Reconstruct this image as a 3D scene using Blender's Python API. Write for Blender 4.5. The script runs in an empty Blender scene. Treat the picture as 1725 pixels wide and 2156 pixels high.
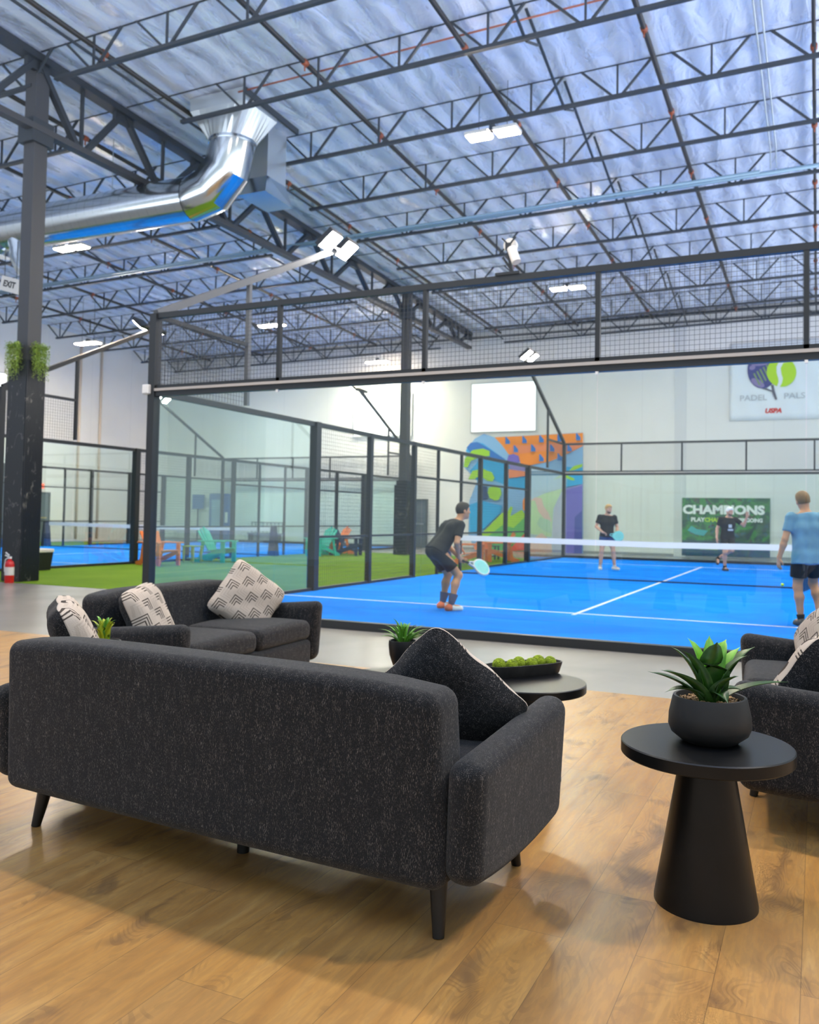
import bpy, bmesh, math, random
import numpy as np
from mathutils import Vector, Matrix, Euler
random.seed(7)
S = bpy.context.scene
COL = S.collection
PI = math.pi
# ---------------------------------------------------------------- camera
CAM = Vector((8.1031, -8.6681, 1.3337))
YAW, PITCH, ROLL, FPX = -0.4243, 0.0344, 0.0174, 1775.72
PX, PY = 862.5 + 58.997, 1078 - 49.8
_cy, _sy = math.cos(YAW), math.sin(YAW)
FW = Vector((_sy * math.cos(PITCH), _cy * math.cos(PITCH), math.sin(PITCH)))
_r = Vector((_cy, -_sy, 0)); _u = _r.cross(FW)
RT = math.cos(ROLL) * _r + math.sin(ROLL) * _u
UP = -math.sin(ROLL) * _r + math.cos(ROLL) * _u
cd = bpy.data.cameras.new('camera'); cam = bpy.data.objects.new('camera', cd); COL.objects.link(cam)
cam.matrix_world = Matrix(((RT.x, UP.x, -FW.x, CAM.x), (RT.y, UP.y, -FW.y, CAM.y), (RT.z, UP.z, -FW.z, CAM.z), (0, 0, 0, 1)))
cd.sensor_fit = 'VERTICAL'; cd.sensor_height = 30.0; cd.sensor_width = 24.0
cd.lens = FPX / 2156 * 30.0
cd.shift_x = -58.997 / 2156; cd.shift_y = -49.8 / 2156
cd.clip_start = 0.05; cd.clip_end = 200
cd.dof.use_dof = True; cd.dof.focus_distance = 2.75; cd.dof.aperture_fstop = 3.6
S.camera = cam
# ---------------------------------------------------------------- world, exposure
W = bpy.data.worlds.new('world'); S.world = W; W.use_nodes = True
# added fill glow below the horizon lights the ceiling through open sides; dim above
_nt = W.node_tree; _bg = _nt.nodes['Background']
_tc = _nt.nodes.new('ShaderNodeTexCoord'); _sx = _nt.nodes.new('ShaderNodeSeparateXYZ'); _rp = _nt.nodes.new('ShaderNodeValToRGB')
_mr = _nt.nodes.new('ShaderNodeMapRange'); _mr.inputs[1].default_value = -0.30; _mr.inputs[2].default_value = 0.10
_nt.links.new(_tc.outputs['Generated'], _sx.inputs[0]); _nt.links.new(_sx.outputs[2], _mr.inputs[0]); _nt.links.new(_mr.outputs[0], _rp.inputs[0])
_rp.color_ramp.elements[0].color = (0.80, 0.88, 1.0, 1); _rp.color_ramp.elements[1].color = (0.115, 0.135, 0.15, 1)
_rp.color_ramp.elements[0].position = 0.22; _rp.color_ramp.elements[1].position = 0.50
_nt.links.new(_rp.outputs[0], _bg.inputs[0])
_bg.inputs[1].default_value = 5.2
BAY, FLOOD = 640.0, 265.0        # radiance of the lamp panels
S.view_settings.view_transform = 'Standard'; S.view_settings.look = 'None'
S.view_settings.gamma = 1; S.view_settings.exposure = 0.0
try: S.view_settings.use_curve_mapping = False
except Exception: pass
S.cycles.transparent_max_bounces = 48
S.cycles.max_bounces = 8; S.cycles.diffuse_bounces = 4; S.cycles.glossy_bounces = 4
S.cycles.sample_clamp_indirect = 6
S.cycles.caustics_reflective = False; S.cycles.caustics_refractive = False
try: S.cycles.use_denoising = True; S.cycles.denoiser = 'OPENIMAGEDENOISE'
except Exception: pass

# ---------------------------------------------------------------- helpers: points from sight lines
def ray(x, y): return FW + RT * ((x - PX) / FPX) - UP * ((y - PY) / FPX)
def on_z(x, y, z=0.0):
    d = ray(x, y); return CAM + d * ((z - CAM.z) / d.z)
def on_y(x, y, Y):
    d = ray(x, y); return CAM + d * ((Y - CAM.y) / d.y)
def on_x(x, y, X):
    d = ray(x, y); return CAM + d * ((X - CAM.x) / d.x)
# ---------------------------------------------------------------- helpers: materials
def sock(nt, n, k, v):
    i = n.inputs[k]
    if isinstance(v, bpy.types.NodeSocket): nt.links.new(v, i)
    else:
        if isinstance(v, tuple) and len(v) == 3 and i.type == 'RGBA': v = v + (1,)
        i.default_value = v
def nd(nt, t, ins=None, **pr):
    n = nt.nodes.new('ShaderNode' + t)
    for k, v in pr.items(): setattr(n, k, v)
    for k, v in (ins or {}).items(): sock(nt, n, k, v)
    return n
def mth(nt, op, a, b=0.0, c=0.0):
    return nd(nt, 'Math', {0: a, 1: b, 2: c}, operation=op).outputs[0]
def mixc(nt, f, a, b, bt='MIX'):
    n = nt.nodes.new('ShaderNodeMix'); n.data_type = 'RGBA'; n.blend_type = bt
    sock(nt, n, 0, f); sock(nt, n, 6, a); sock(nt, n, 7, b); return n.outputs[2]
def ramp(nt, f, stops):
    n = nd(nt, 'ValToRGB', {0: f}); e = n.color_ramp.elements
    while len(e) < len(stops): e.new(0.5)
    for q, (p, c) in zip(e, stops):
        q.position = p; q.color = (c if isinstance(c, tuple) else (c, c, c)) + (1,)
    return n.outputs[0]
def noise(nt, vec, sc, det=2.0, dist=0.0, rough=0.5):
    return nd(nt, 'TexNoise', {'Vector': vec, 'Scale': sc, 'Detail': det, 'Distortion': dist, 'Roughness': rough}).outputs[0]
def vmul(nt, v, s): return nd(nt, 'VectorMath', {0: v, 1: s}, operation='MULTIPLY').outputs[0]
def objco(nt): return nd(nt, 'TexCoord').outputs['Object']
def geopos(nt): return nd(nt, 'NewGeometry').outputs['Position']
MATS = {}
def mat(name, color=(0.5, 0.5, 0.5), rough=0.5, metal=0.0, spec=0.5, emit=None, es=0.0, vary=0.0, vscale=6.0, bump=0.0, bscale=60.0, sheen=0.0):
    if name in MATS: return MATS[name]
    m = bpy.data.materials.new(name); m.use_nodes = True; nt = m.node_tree; b = nt.nodes['Principled BSDF']
    b.inputs['Base Color'].default_value = color + (1,); b.inputs['Roughness'].default_value = rough
    b.inputs['Metallic'].default_value = metal; b.inputs['Specular IOR Level'].default_value = spec
    if sheen: b.inputs['Sheen Weight'].default_value = sheen
    if emit: b.inputs['Emission Color'].default_value = emit + (1,); b.inputs['Emission Strength'].default_value = es
    if vary:
        f = noise(nt, objco(nt), vscale, 4)
        lo = tuple(c * (1 - vary) for c in color); hi = tuple(min(1, c * (1 + vary)) for c in color)
        sock(nt, b, 'Base Color', ramp(nt, f, [(0.3, lo), (0.7, hi)]))
    if bump:
        f = noise(nt, objco(nt), bscale, 4)
        sock(nt, b, 'Normal', nd(nt, 'Bump', {'Height': f, 'Strength': bump, 'Distance': 0.01}).outputs[0])
    MATS[name] = m; return m
def bsdf(m): return m.node_tree, m.node_tree.nodes['Principled BSDF']

STEEL = mat('dark_steel', (0.042, 0.050, 0.060), 0.5, 0.0, 0.4)
CHAR = mat('column_paint', (0.06, 0.062, 0.068), 0.55)
FRAME = mat('black_court_frame', (0.016, 0.018, 0.021), 0.38, 0, 0.5)
RAILSHEEN = mat('rail_top_sheen', (0.42, 0.39, 0.37), 0.4, 0.1)  # pale tone painted in for light reflected off the middle rail's top
LAMPARM = mat('grey_mast_paint', (0.11, 0.115, 0.12), 0.45)
WIRE = mat('black_wire', (0.05, 0.055, 0.06), 0.5)
BLACKWOOD = mat('black_table_lacquer', (0.0042, 0.0045, 0.005), 0.36, 0, 0.35, vary=0.3, vscale=9)
BLACKLEG = mat('black_leg', (0.006, 0.006, 0.006), 0.35)
WHITE = mat('white_plastic', (0.75, 0.75, 0.75), 0.4)
GALV = mat('galvanised_duct', (0.62, 0.66, 0.68), 0.16, 1.0)
GALV2 = mat('galvanised_box', (0.58, 0.63, 0.65), 0.34, 0.75)
BAYEM = mat('warm_lamp_panel', (1, 0.9, 0.7), 0.4, emit=(1.0, 0.85, 0.65), es=BAY)
FLEM = mat('white_lamp_panel', (1, 1, 1), 0.4, emit=(1.0, 0.96, 0.90), es=FLOOD)

def wood_mat():
    m = mat('oak_plank_floor', rough=0.33); nt, b = bsdf(m)
    p = nd(nt, 'SeparateXYZ', {0: geopos(nt)}); x, y = p.outputs[0], p.outputs[1]
    PW, PL = 0.232, 1.52
    xs = mth(nt, 'DIVIDE', mth(nt, 'ADD', x, 0.06), PW); r = mth(nt, 'FLOOR', xs); fx = mth(nt, 'FRACT', xs)
    rn = nd(nt, 'TexWhiteNoise', {'W': r}, noise_dimensions='1D').outputs[0]
    ys = mth(nt, 'ADD', mth(nt, 'DIVIDE', y, PL), mth(nt, 'MULTIPLY', rn, 7.3)); q = mth(nt, 'FLOOR', ys); fy = mth(nt, 'FRACT', ys)
    cv = nd(nt, 'CombineXYZ', {0: r, 1: q}).outputs[0]
    h = nd(nt, 'TexWhiteNoise', {'Vector': cv}, noise_dimensions='2D').outputs[0]
    hx = mth(nt, 'MULTIPLY', h, 31.0)
    v = nd(nt, 'CombineXYZ', {0: mth(nt, 'ADD', x, hx), 1: mth(nt, 'ADD', mth(nt, 'MULTIPLY', y, 0.16), hx), 2: hx}).outputs[0]
    g1 = noise(nt, v, 9, 5, 1.5); g2 = noise(nt, v, 70, 3, 0.6)
    vk = nd(nt, 'CombineXYZ', {0: mth(nt, 'ADD', x, hx), 1: mth(nt, 'ADD', mth(nt, 'MULTIPLY', y, 0.42), hx), 2: hx}).outputs[0]
    kn = noise(nt, vk, 5.2, 3, 1.0)
    rings = mth(nt, 'SINE', mth(nt, 'MULTIPLY', noise(nt, vk, 4.2, 2, 0.8), 150.0))
    base = ramp(nt, g1, [(0.25, (0.36, 0.172, 0.043)), (0.5, (0.50, 0.265, 0.072)), (0.75, (0.57, 0.335, 0.108))])
    base = mixc(nt, mth(nt, 'MULTIPLY', h, 0.4), base, (0.34, 0.19, 0.075))
    base = mixc(nt, ramp(nt, kn, [(0.60, 0.0), (0.72, 0.75)]), base, (0.17, 0.095, 0.045))
    rg = mth(nt, 'MULTIPLY', mth(nt, 'GREATER_THAN', rings, 0.3), ramp(nt, kn, [(0.50, 0.0), (0.62, 0.30)]))
    base = mixc(nt, rg, base, (0.16, 0.085, 0.04))
    base = mixc(nt, ramp(nt, g2, [(0.42, 0.28), (0.6, 0.0)]), base, (0.22, 0.125, 0.06))
    sm = mth(nt, 'MAXIMUM', mth(nt, 'GREATER_THAN', mth(nt, 'ABSOLUTE', mth(nt, 'SUBTRACT', fx, 0.5)), 0.4945),
             mth(nt, 'GREATER_THAN', mth(nt, 'ABSOLUTE', mth(nt, 'SUBTRACT', fy, 0.5)), 0.4992))
    base = mixc(nt, mth(nt, 'MULTIPLY', sm, 0.55), base, (0.12, 0.07, 0.035))
    sock(nt, b, 'Base Color', base)
    sock(nt, b, 'Roughness', ramp(nt, g2, [(0.3, 0.28), (0.7, 0.40)]))
    sock(nt, b, 'Normal', nd(nt, 'Bump', {'Height': g2, 'Strength': 0.05, 'Distance': 0.003}).outputs[0])
    return m
def concrete_mat():
    m = mat('polished_concrete', rough=0.3); nt, b = bsdf(m); p = geopos(nt)
    f = noise(nt, p, 1.1, 6, 0.4); g = noise(nt, p, 14, 4)
    c = ramp(nt, f, [(0.3, (0.295, 0.275, 0.245)), (0.7, (0.36, 0.335, 0.30))])
    sock(nt, b, 'Base Color', mixc(nt, mth(nt, 'MULTIPLY', g, 0.12), c, (0.30, 0.285, 0.26)))
    sock(nt, b, 'Roughness', 0.24); return m
def turf_mat():
    m = mat('green_turf', rough=0.9, spec=0.1); nt, b = bsdf(m); p = geopos(nt)
    f = noise(nt, p, 0.8, 4); g = noise(nt, p, 90, 3)
    c = ramp(nt, f, [(0.3, (0.13, 0.25, 0.012)), (0.7, (0.19, 0.32, 0.022))])
    sock(nt, b, 'Base Color', mixc(nt, mth(nt, 'MULTIPLY', g, 0.4), c, (0.08, 0.16, 0.01)))
    sock(nt, b, 'Normal', nd(nt, 'Bump', {'Height': g, 'Strength': 0.6, 'Distance': 0.01}).outputs[0]); return m
def court_mat():
    m = mat('blue_court_turf', rough=0.85, spec=0.06); nt, b = bsdf(m); p = geopos(nt)
    f = noise(nt, vmul(nt, p, (1.0, 1.6, 1.0)), 0.55, 5, 1.2); g = noise(nt, p, 120, 2)
    c = ramp(nt, f, [(0.35, (0.0, 0.17, 0.70)), (0.58, (0.0, 0.215, 0.80)), (0.78, (0.03, 0.27, 0.80))])
    sock(nt, b, 'Base Color', mixc(nt, mth(nt, 'MULTIPLY', g, 0.15), c, (0.0, 0.13, 0.55)))
    return m
def foil_mat():
    m = mat('foil_insulation', (0.60, 0.68, 0.82), 0.4, 0.22); nt, b = bsdf(m)
    p = geopos(nt); s = nd(nt, 'SeparateXYZ', {0: p})
    w = mth(nt, 'SINE', mth(nt, 'MULTIPLY', mth(nt, 'ADD', s.outputs[0], mth(nt, 'MULTIPLY', noise(nt, p, 0.7, 2), 0.35)), 2 * PI / 0.61))
    n1 = noise(nt, vmul(nt, p, (1.0, 0.35, 1.0)), 3.0, 4, 1.0); n2 = noise(nt, p, 13.0, 3, 0.8)
    c = ramp(nt, n1, [(0.3, (0.60, 0.69, 0.90)), (0.7, (0.77, 0.83, 0.97))])
    sock(nt, b, 'Base Color', c); sock(nt, b, 'Roughness', ramp(nt, n1, [(0.35, 0.2), (0.6, 0.45)]))
    hgt = mth(nt, 'ADD', mth(nt, 'MULTIPLY', w, 0.5), mth(nt, 'ADD', mth(nt, 'MULTIPLY', n1, 1.3), mth(nt, 'MULTIPLY', n2, 0.16)))
    sock(nt, b, 'Normal', nd(nt, 'Bump', {'Height': hgt, 'Strength': 0.55, 'Distance': 0.09}).outputs[0])
    return m
def wall_mat():
    m = mat('white_wall', rough=0.7); nt, b = bsdf(m); p = geopos(nt); s = nd(nt, 'SeparateXYZ', {0: p})
    f = noise(nt, p, 0.5, 4)
    c = ramp(nt, f, [(0.3, (0.70, 0.695, 0.68)), (0.7, (0.75, 0.745, 0.73))])
    fx = mth(nt, 'FRACT', mth(nt, 'DIVIDE', mth(nt, 'ADD', s.outputs[0], s.outputs[1]), 2.4))
    sock(nt, b, 'Base Color', mixc(nt, mth(nt, 'MULTIPLY', mth(nt, 'LESS_THAN', fx, 0.012), 0.25), c, (0.5, 0.5, 0.5))); return m
def fabric_mat(name, base, fleck, amt=0.5, k=1.0):
    m = mat(name, rough=0.95, spec=0.15, sheen=0.12); nt, b = bsdf(m); o = objco(nt)
    n1 = noise(nt, vmul(nt, o, (560 * k, 560 * k, 105 * k)), 1.0, 2.5, 0.2, 0.6)
    n4 = noise(nt, vmul(nt, o, (170 * k, 170 * k, 420 * k)), 1.0, 2.0, 0.2, 0.6)
    n2 = noise(nt, vmul(nt, o, (800 * k, 800 * k, 330 * k)), 1.0, 2, 0.0, 0.7)
    n3 = noise(nt, o, 9, 4); n5 = noise(nt, vmul(nt, o, (60, 60, 14)), 1.0, 3)
    c0 = ramp(nt, n3, [(0.3, tuple(q * 0.75 for q in base)), (0.7, tuple(q * 1.3 for q in base))])
    c0 = mixc(nt, ramp(nt, n2, [(0.38, 0.0), (0.66, 0.85)]), c0, tuple(min(1, q * 4.0) for q in base))
    c0 = mixc(nt, ramp(nt, n4, [(0.52, 0.0), (0.70, 0.55)]), c0, tuple(min(1, q * 5.0) for q in base))
    th = mth(nt, 'ADD', n1, mth(nt, 'MULTIPLY', mth(nt, 'SUBTRACT', n5, 0.5), 0.22))
    f = mth(nt, 'MULTIPLY', ramp(nt, th, [(0.575, 0.0), (0.70, 1.0)]), amt)
    sock(nt, b, 'Base Color', mixc(nt, f, c0, fleck))
    sock(nt, b, 'Normal', nd(nt, 'Bump', {'Height': n2, 'Strength': 0.35, 'Distance': 0.003}).outputs[0]); return m
def glass_mat(name='clear_glass', tint=(0.93, 0.985, 0.965), refl=1.25):
    m = bpy.data.materials.new(name); m.use_nodes = True; nt = m.node_tree
    for n in list(nt.nodes): nt.nodes.remove(n)
    out = nd(nt, 'OutputMaterial'); tr = nd(nt, 'BsdfTransparent', {0: tint}); gl = nd(nt, 'BsdfGlossy', {'Color': (1, 1, 1), 'Roughness': 0.0})
    fr = nd(nt, 'Fresnel', {0: 1.5}).outputs[0]; bk = nd(nt, 'NewGeometry').outputs['Backfacing']
    f = mth(nt, 'MULTIPLY', mth(nt, 'MINIMUM', mth(nt, 'MULTIPLY', fr, refl), 1.0), mth(nt, 'SUBTRACT', 1.0, bk))
    mx = nd(nt, 'MixShader', {0: f, 1: tr.outputs[0], 2: gl.outputs[0]}); nt.links.new(mx.outputs[0], out.inputs[0]); return m
def marble_mat():
    m = mat('black_marble', rough=0.28); nt, b = bsdf(m); o = objco(nt)
    w = nd(nt, 'TexNoise', {'Vector': vmul(nt, o, (1.6, 1.6, 0.8)), 'Scale': 1.5, 'Detail': 3.0, 'Distortion': 1.2}).outputs[0]
    v = mth(nt, 'ABSOLUTE', mth(nt, 'SUBTRACT', w, 0.5))
    k = noise(nt, o, 7, 2)
    f = mth(nt, 'MULTIPLY', ramp(nt, v, [(0.0, 1.0), (0.009, 0.0)]), ramp(nt, k, [(0.50, 0.0), (0.66, 0.55)]))
    sock(nt, b, 'Base Color', mixc(nt, f, (0.012, 0.014, 0.018), (0.45, 0.42, 0.37))); return m
def pillow_mat():
    # cream cotton with nested corner lines, a different turn of the corner in every second square
    m = mat('cream_chevron_cotton', rough=0.95, spec=0.1); nt, b = bsdf(m)
    s = nd(nt, 'SeparateXYZ', {0: objco(nt)})
    CS = 0.088
    us = mth(nt, 'ADD', mth(nt, 'DIVIDE', s.outputs[0], CS), 40.5); vs = mth(nt, 'ADD', mth(nt, 'DIVIDE', s.outputs[1], CS), 40.5)
    u, v = mth(nt, 'FRACT', us), mth(nt, 'FRACT', vs)
    par = mth(nt, 'MODULO', mth(nt, 'ADD', mth(nt, 'FLOOR', us), mth(nt, 'FLOOR', vs)), 2.0)
    u2 = mth(nt, 'ADD', mth(nt, 'MULTIPLY', u, mth(nt, 'SUBTRACT', 1.0, par)), mth(nt, 'MULTIPLY', mth(nt, 'SUBTRACT', 1.0, u), par))
    d = mth(nt, 'MAXIMUM', u2, v)
    st = mth(nt, 'GREATER_THAN', mth(nt, 'SINE', mth(nt, 'MULTIPLY', d, 2 * PI * 5.0)), 0.25)
    mask = mth(nt, 'MULTIPLY', mth(nt, 'GREATER_THAN', d, 0.34), mth(nt, 'LESS_THAN', d, 0.96))
    dark = mth(nt, 'MULTIPLY', mth(nt, 'MULTIPLY', st, mask), mth(nt, 'LESS_THAN', par, 0.5))
    soft = mth(nt, 'MULTIPLY', mth(nt, 'MULTIPLY', st, mask), mth(nt, 'GREATER_THAN', par, 0.5))
    c = mixc(nt, mth(nt, 'MULTIPLY', soft, 0.5), (0.56, 0.485, 0.41), (0.42, 0.355, 0.29))
    c = mixc(nt, dark, c, (0.075, 0.06, 0.05))
    sock(nt, b, 'Base Color', c)
    hn = noise(nt, objco(nt), 260, 2)
    sock(nt, b, 'Normal', nd(nt, 'Bump', {'Height': mth(nt, 'ADD', mth(nt, 'MULTIPLY', st, 0.5), hn), 'Strength': 0.4, 'Distance': 0.004}).outputs[0]); return m
WOODF, CONC, TURF, COURT, FOIL, WALL = wood_mat(), concrete_mat(), turf_mat(), court_mat(), foil_mat(), wall_mat()
FAB = fabric_mat('charcoal_tweed', (0.0075, 0.0080, 0.0090), (0.25, 0.225, 0.21), 0.85)
FABP = fabric_mat('charcoal_pillow_weave', (0.0065, 0.0068, 0.0076), (0.26, 0.24, 0.23), 0.85, 0.7)
GLASS = glass_mat(); SGLASS = glass_mat('green_side_glass', (0.90, 0.975, 0.95), 2.8); MARBLE = marble_mat(); CHEV = pillow_mat()
LINE = mat('white_court_line', (0.62, 0.66, 0.78), 0.8, vary=0.08)
WINEM = mat('daylight_pane', (1, 1, 1), 0.5, emit=(1.0, 1.0, 1.0), es=1.25)

# ---------------------------------------------------------------- helpers: meshes
class MB:
    def __init__(s): s.v = []; s.f = []; s.m = []
    def add(s, vs, fs, mi=0):
        b = len(s.v); s.v += [tuple(p) for p in vs]; s.f += [tuple(b + i for i in f) for f in fs]; s.m += [mi] * len(fs)
    def box(s, c, d, rot=None, mi=0):
        x, y, z = d[0] / 2, d[1] / 2, d[2] / 2
        P = [Vector(p) for p in ((-x, -y, -z), (x, -y, -z), (x, y, -z), (-x, y, -z), (-x, -y, z), (x, -y, z), (x, y, z), (-x, y, z))]
        if rot is not None: P = [rot @ p for p in P]
        c = Vector(c); s.add([c + p for p in P], [(3, 2, 1, 0), (4, 5, 6, 7), (0, 1, 5, 4), (1, 2, 6, 5), (2, 3, 7, 6), (3, 0, 4, 7)], mi); return s
    def bx(s, x0, x1, y0, y1, z0, z1, mi=0):
        return s.box(((x0 + x1) / 2, (y0 + y1) / 2, (z0 + z1) / 2), (x1 - x0, y1 - y0, z1 - z0), None, mi)
    def bar(s, a, b, w, h=None, mi=0, up=(0, 0, 1)):
        a, b = Vector(a), Vector(b); h = h or w; d = b - a; L = d.length
        if L < 1e-6: return s
        y = d / L; u = Vector(up)
        if abs(y.dot(u)) > 0.98: u = Vector((1, 0, 0))
        x = y.cross(u).normalized(); z = x.cross(y)
        return s.box((a + b) / 2, (w, L, h), Matrix((x, y, z)).transposed(), mi)
    def tube(s, pts, r, n=10, cap=True, mi=0):
        pts = [Vector(p) for p in pts]; rs = r if isinstance(r, (list, tuple)) else [r] * len(pts)
        rings = []; prev = None
        for i, p in enumerate(pts):
            t = (pts[min(i + 1, len(pts) - 1)] - pts[max(i - 1, 0)]).normalized()
            if prev is None: u = t.orthogonal().normalized()
            else: u = (prev - t * prev.dot(t)).normalized()
            prev = u; w = t.cross(u)
            rings.append([p + (u * math.cos(2 * PI * k / n) + w * math.sin(2 * PI * k / n)) * rs[i] for k in range(n)])
        vs = [q for rg in rings for q in rg]; fs = []
        for i in range(len(pts) - 1):
            for k in range(n): fs.append((i * n + k, i * n + (k + 1) % n, (i + 1) * n + (k + 1) % n, (i + 1) * n + k))
        if cap: fs += [tuple(range(n))[::-1], tuple((len(pts) - 1) * n + k for k in range(n))]
        s.add(vs, fs, mi); return s
    def lathe(s, prof, n=40, c=(0, 0, 0), mi=0):
        vs = []; fs = []
        for r, z in prof:
            for k in range(n): vs.append((c[0] + r * math.cos(2 * PI * k / n), c[1] + r * math.sin(2 * PI * k / n), c[2] + z))
        for i in range(len(prof) - 1):
            for k in range(n): fs.append((i * n + k, i * n + (k + 1) % n, (i + 1) * n + (k + 1) % n, (i + 1) * n + k))
        fs += [tuple(range(n))[::-1], tuple((len(prof) - 1) * n + k for k in range(n))]
        s.add(vs, fs, mi); return s
    def prism(s, poly, axis, a, b, mi=0):
        # poly in the plane across the axis; 'y': (x,z), 'x': (y,z), 'z': (x,y)
        n = len(poly)
        def P(u, w, t): return (u, t, w) if axis == 'y' else ((t, u, w) if axis == 'x' else (u, w, t))
        s.add([P(u, w, a) for u, w in poly] + [P(u, w, b) for u, w in poly],
              [tuple(range(n)), tuple(range(2 * n - 1, n - 1, -1))] + [(i, n + i, n + (i + 1) % n, (i + 1) % n) for i in range(n)], mi); return s
    def sphere(s, c, r, nu=14, nv=9, sc=(1, 1, 1), mi=0):
        prof = [(r * math.sin(PI * (i + 0.02) / (nv + 0.04 - 0)), -r * math.cos(PI * (i + 0.02) / (nv + 0.04))) for i in range(nv + 1)]
        b = len(s.v); s.lathe(prof, nu, (0, 0, 0), mi)
        for i in range(b, len(s.v)):
            q = s.v[i]; s.v[i] = (c[0] + q[0] * sc[0], c[1] + q[1] * sc[1], c[2] + q[2] * sc[2])
        return s
    def rbox(s, d, r=0.03, seg=4, c=(0, 0, 0), fn=None, cuts=0, mi=0):
        bm = bmesh.new(); bmesh.ops.create_cube(bm, size=1.0)
        for v in bm.verts: v.co = Vector((v.co.x * d[0], v.co.y * d[1], v.co.z * d[2]))
        bmesh.ops.bevel(bm, geom=list(bm.edges), offset=min(r, min(d) * 0.49), segments=seg, profile=0.5, affect='EDGES')
        if cuts:
            es = [e for e in bm.edges if e.calc_length() > max(d) / (cuts + 1)]
            bmesh.ops.subdivide_edges(bm, edges=es, cuts=cuts, use_grid_fill=True)
        bm.verts.index_update()
        vs = []
        for v in bm.verts:
            q = v.co.copy()
            if fn: q = Vector(fn(q))
            vs.append(q + Vector(c))
        s.add(vs, [tuple(v.index for v in f.verts) for f in bm.faces], mi); bm.free(); return s
    def xf(s, M):
        s.v = [tuple(M @ Vector(p)) for p in s.v]; return s
    def build(s, name, mats, parent=None, smooth=False, fix=True):
        me = bpy.data.meshes.new(name); me.from_pydata(s.v, [], s.f)
        if not isinstance(mats, (list, tuple)): mats = [mats]
        for q in mats: me.materials.append(q)
        if len(mats) > 1: me.polygons.foreach_set('material_index', s.m)
        if fix:
            bm = bmesh.new(); bm.from_mesh(me); bmesh.ops.recalc_face_normals(bm, faces=bm.faces); bm.to_mesh(me); bm.free()
        if smooth:
            me.polygons.foreach_set('use_smooth', [True] * len(me.polygons))
            if smooth is not True:
                try: me.set_sharp_from_angle(angle=math.radians(smooth))
                except Exception: pass
        me.update()
        o = bpy.data.objects.new(name, me); COL.objects.link(o)
        if parent is not None: o.parent = parent
        return o
def tag(o, label=None, cat=None, group=None, kind=None):
    if label: o['label'] = label
    if cat: o['category'] = cat
    if group: o['group'] = group
    if kind: o['kind'] = kind
    return o
def thing(name, label, cat, loc=(0, 0, 0), rz=0.0, group=None):
    o = bpy.data.objects.new(name, None); COL.objects.link(o); o.empty_display_size = 0.1
    o.location = loc; o.rotation_euler = (0, 0, rz); return tag(o, label, cat, group)
def dup(o, parent=None):
    kids = list(o.children); c = o.copy(); COL.objects.link(c); c.parent = parent
    for k in kids: dup(k, c)
    return c
def struct(o): o['kind'] = 'structure'; return o
def rotz(a): return Matrix.Rotation(a, 4, 'Z')
def fontmesh(txt, size, parent, name, m, loc, rot, bold=0.0, sx=1.0, extr=0.002, shear=0.0, align='CENTER'):
    cu = bpy.data.curves.new('text', 'FONT'); cu.body = txt; cu.size = size; cu.align_x = align; cu.align_y = 'CENTER'
    cu.extrude = extr; cu.offset = bold; cu.shear = shear; cu.resolution_u = 3
    t = bpy.data.objects.new('text', cu); COL.objects.link(t)
    dg = bpy.context.evaluated_depsgraph_get(); me = bpy.data.meshes.new_from_object(t.evaluated_get(dg))
    bpy.data.objects.remove(t)
    me.name = name; me.materials.clear(); me.materials.append(m)
    o = bpy.data.objects.new(name, me); COL.objects.link(o); o.location = loc; o.rotation_euler = rot; o.scale = (sx, 1, 1)
    if parent is not None: o.parent = parent
    return o
# ================================================================= SETTING
def zroof(x, y): return 10.22 + 0.016 * (x - 6) - 0.035 * (y - 2.5)
XL, XR, YB, YF = -22.0, 16.0, 24.6, -13.0
o = struct(MB().bx(XL, XR, YF, YB + 0.2, -0.1, 0.0).build('floor', CONC))
o['label'] = 'polished grey concrete floor around the courts'
o = struct(MB().bx(-4.0, XR, YF, -2.12, 0.0, 0.004).build('floor_wood', WOODF)); o['label'] = 'oak plank floor of the lounge'
o = struct(MB().bx(XL + 0.3, -0.06, 2.3, 18.6, 0.0, 0.006).build('floor_turf', TURF)); o['label'] = 'bright green turf beside the courts'
mb = MB(); nx, ny = 40, 40
vs = [(XL + (XR - XL) * i / nx, YF + (YB - YF) * j / ny) for j in range(ny + 1) for i in range(nx + 1)]
mb.add([(x, y, zroof(x, y)) for x, y in vs], [(j * (nx + 1) + i, j * (nx + 1) + i + 1, (j + 1) * (nx + 1) + i + 1, (j + 1) * (nx + 1) + i) for j in range(ny) for i in range(nx)])
mb.add([(x, y, zroof(x, y) + 0.1) for x, y in vs], [(j * (nx + 1) + i, j * (nx + 1) + i + 1, (j + 1) * (nx + 1) + i + 1, (j + 1) * (nx + 1) + i) for j in range(ny) for i in range(nx)])
struct(mb.build('ceiling', FOIL, smooth=True, fix=False))
struct(MB().bx(XL - 0.2, XR, YB, YB + 0.2, 0, 9.9).build('wall_back', WALL))
struct(MB().bx(XL - 0.2, XL, YF, YB, 0, 10.4).build('wall_left', WALL))
struct(MB().bx(XL, XR, YB - 0.12, YB, 9.28, 9.36).bx(XL, XR, YB - 0.08, YB, 8.98, 9.03).build('trim_1', STEEL))
xp = on_y(1433, 900, YB).x
struct(MB().bx(xp - 0.22, xp + 0.22, YB - 0.03, YB, 0, 9.2).build('trim_2', mat('grey_wall_band', (0.62, 0.63, 0.64), 0.7)))
struct(MB().bx(XL, XR, YB - 0.02, YB, 0, 0.1).build('baseboard_back', mat('grey_base', (0.30, 0.30, 0.30), 0.6)))
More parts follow.
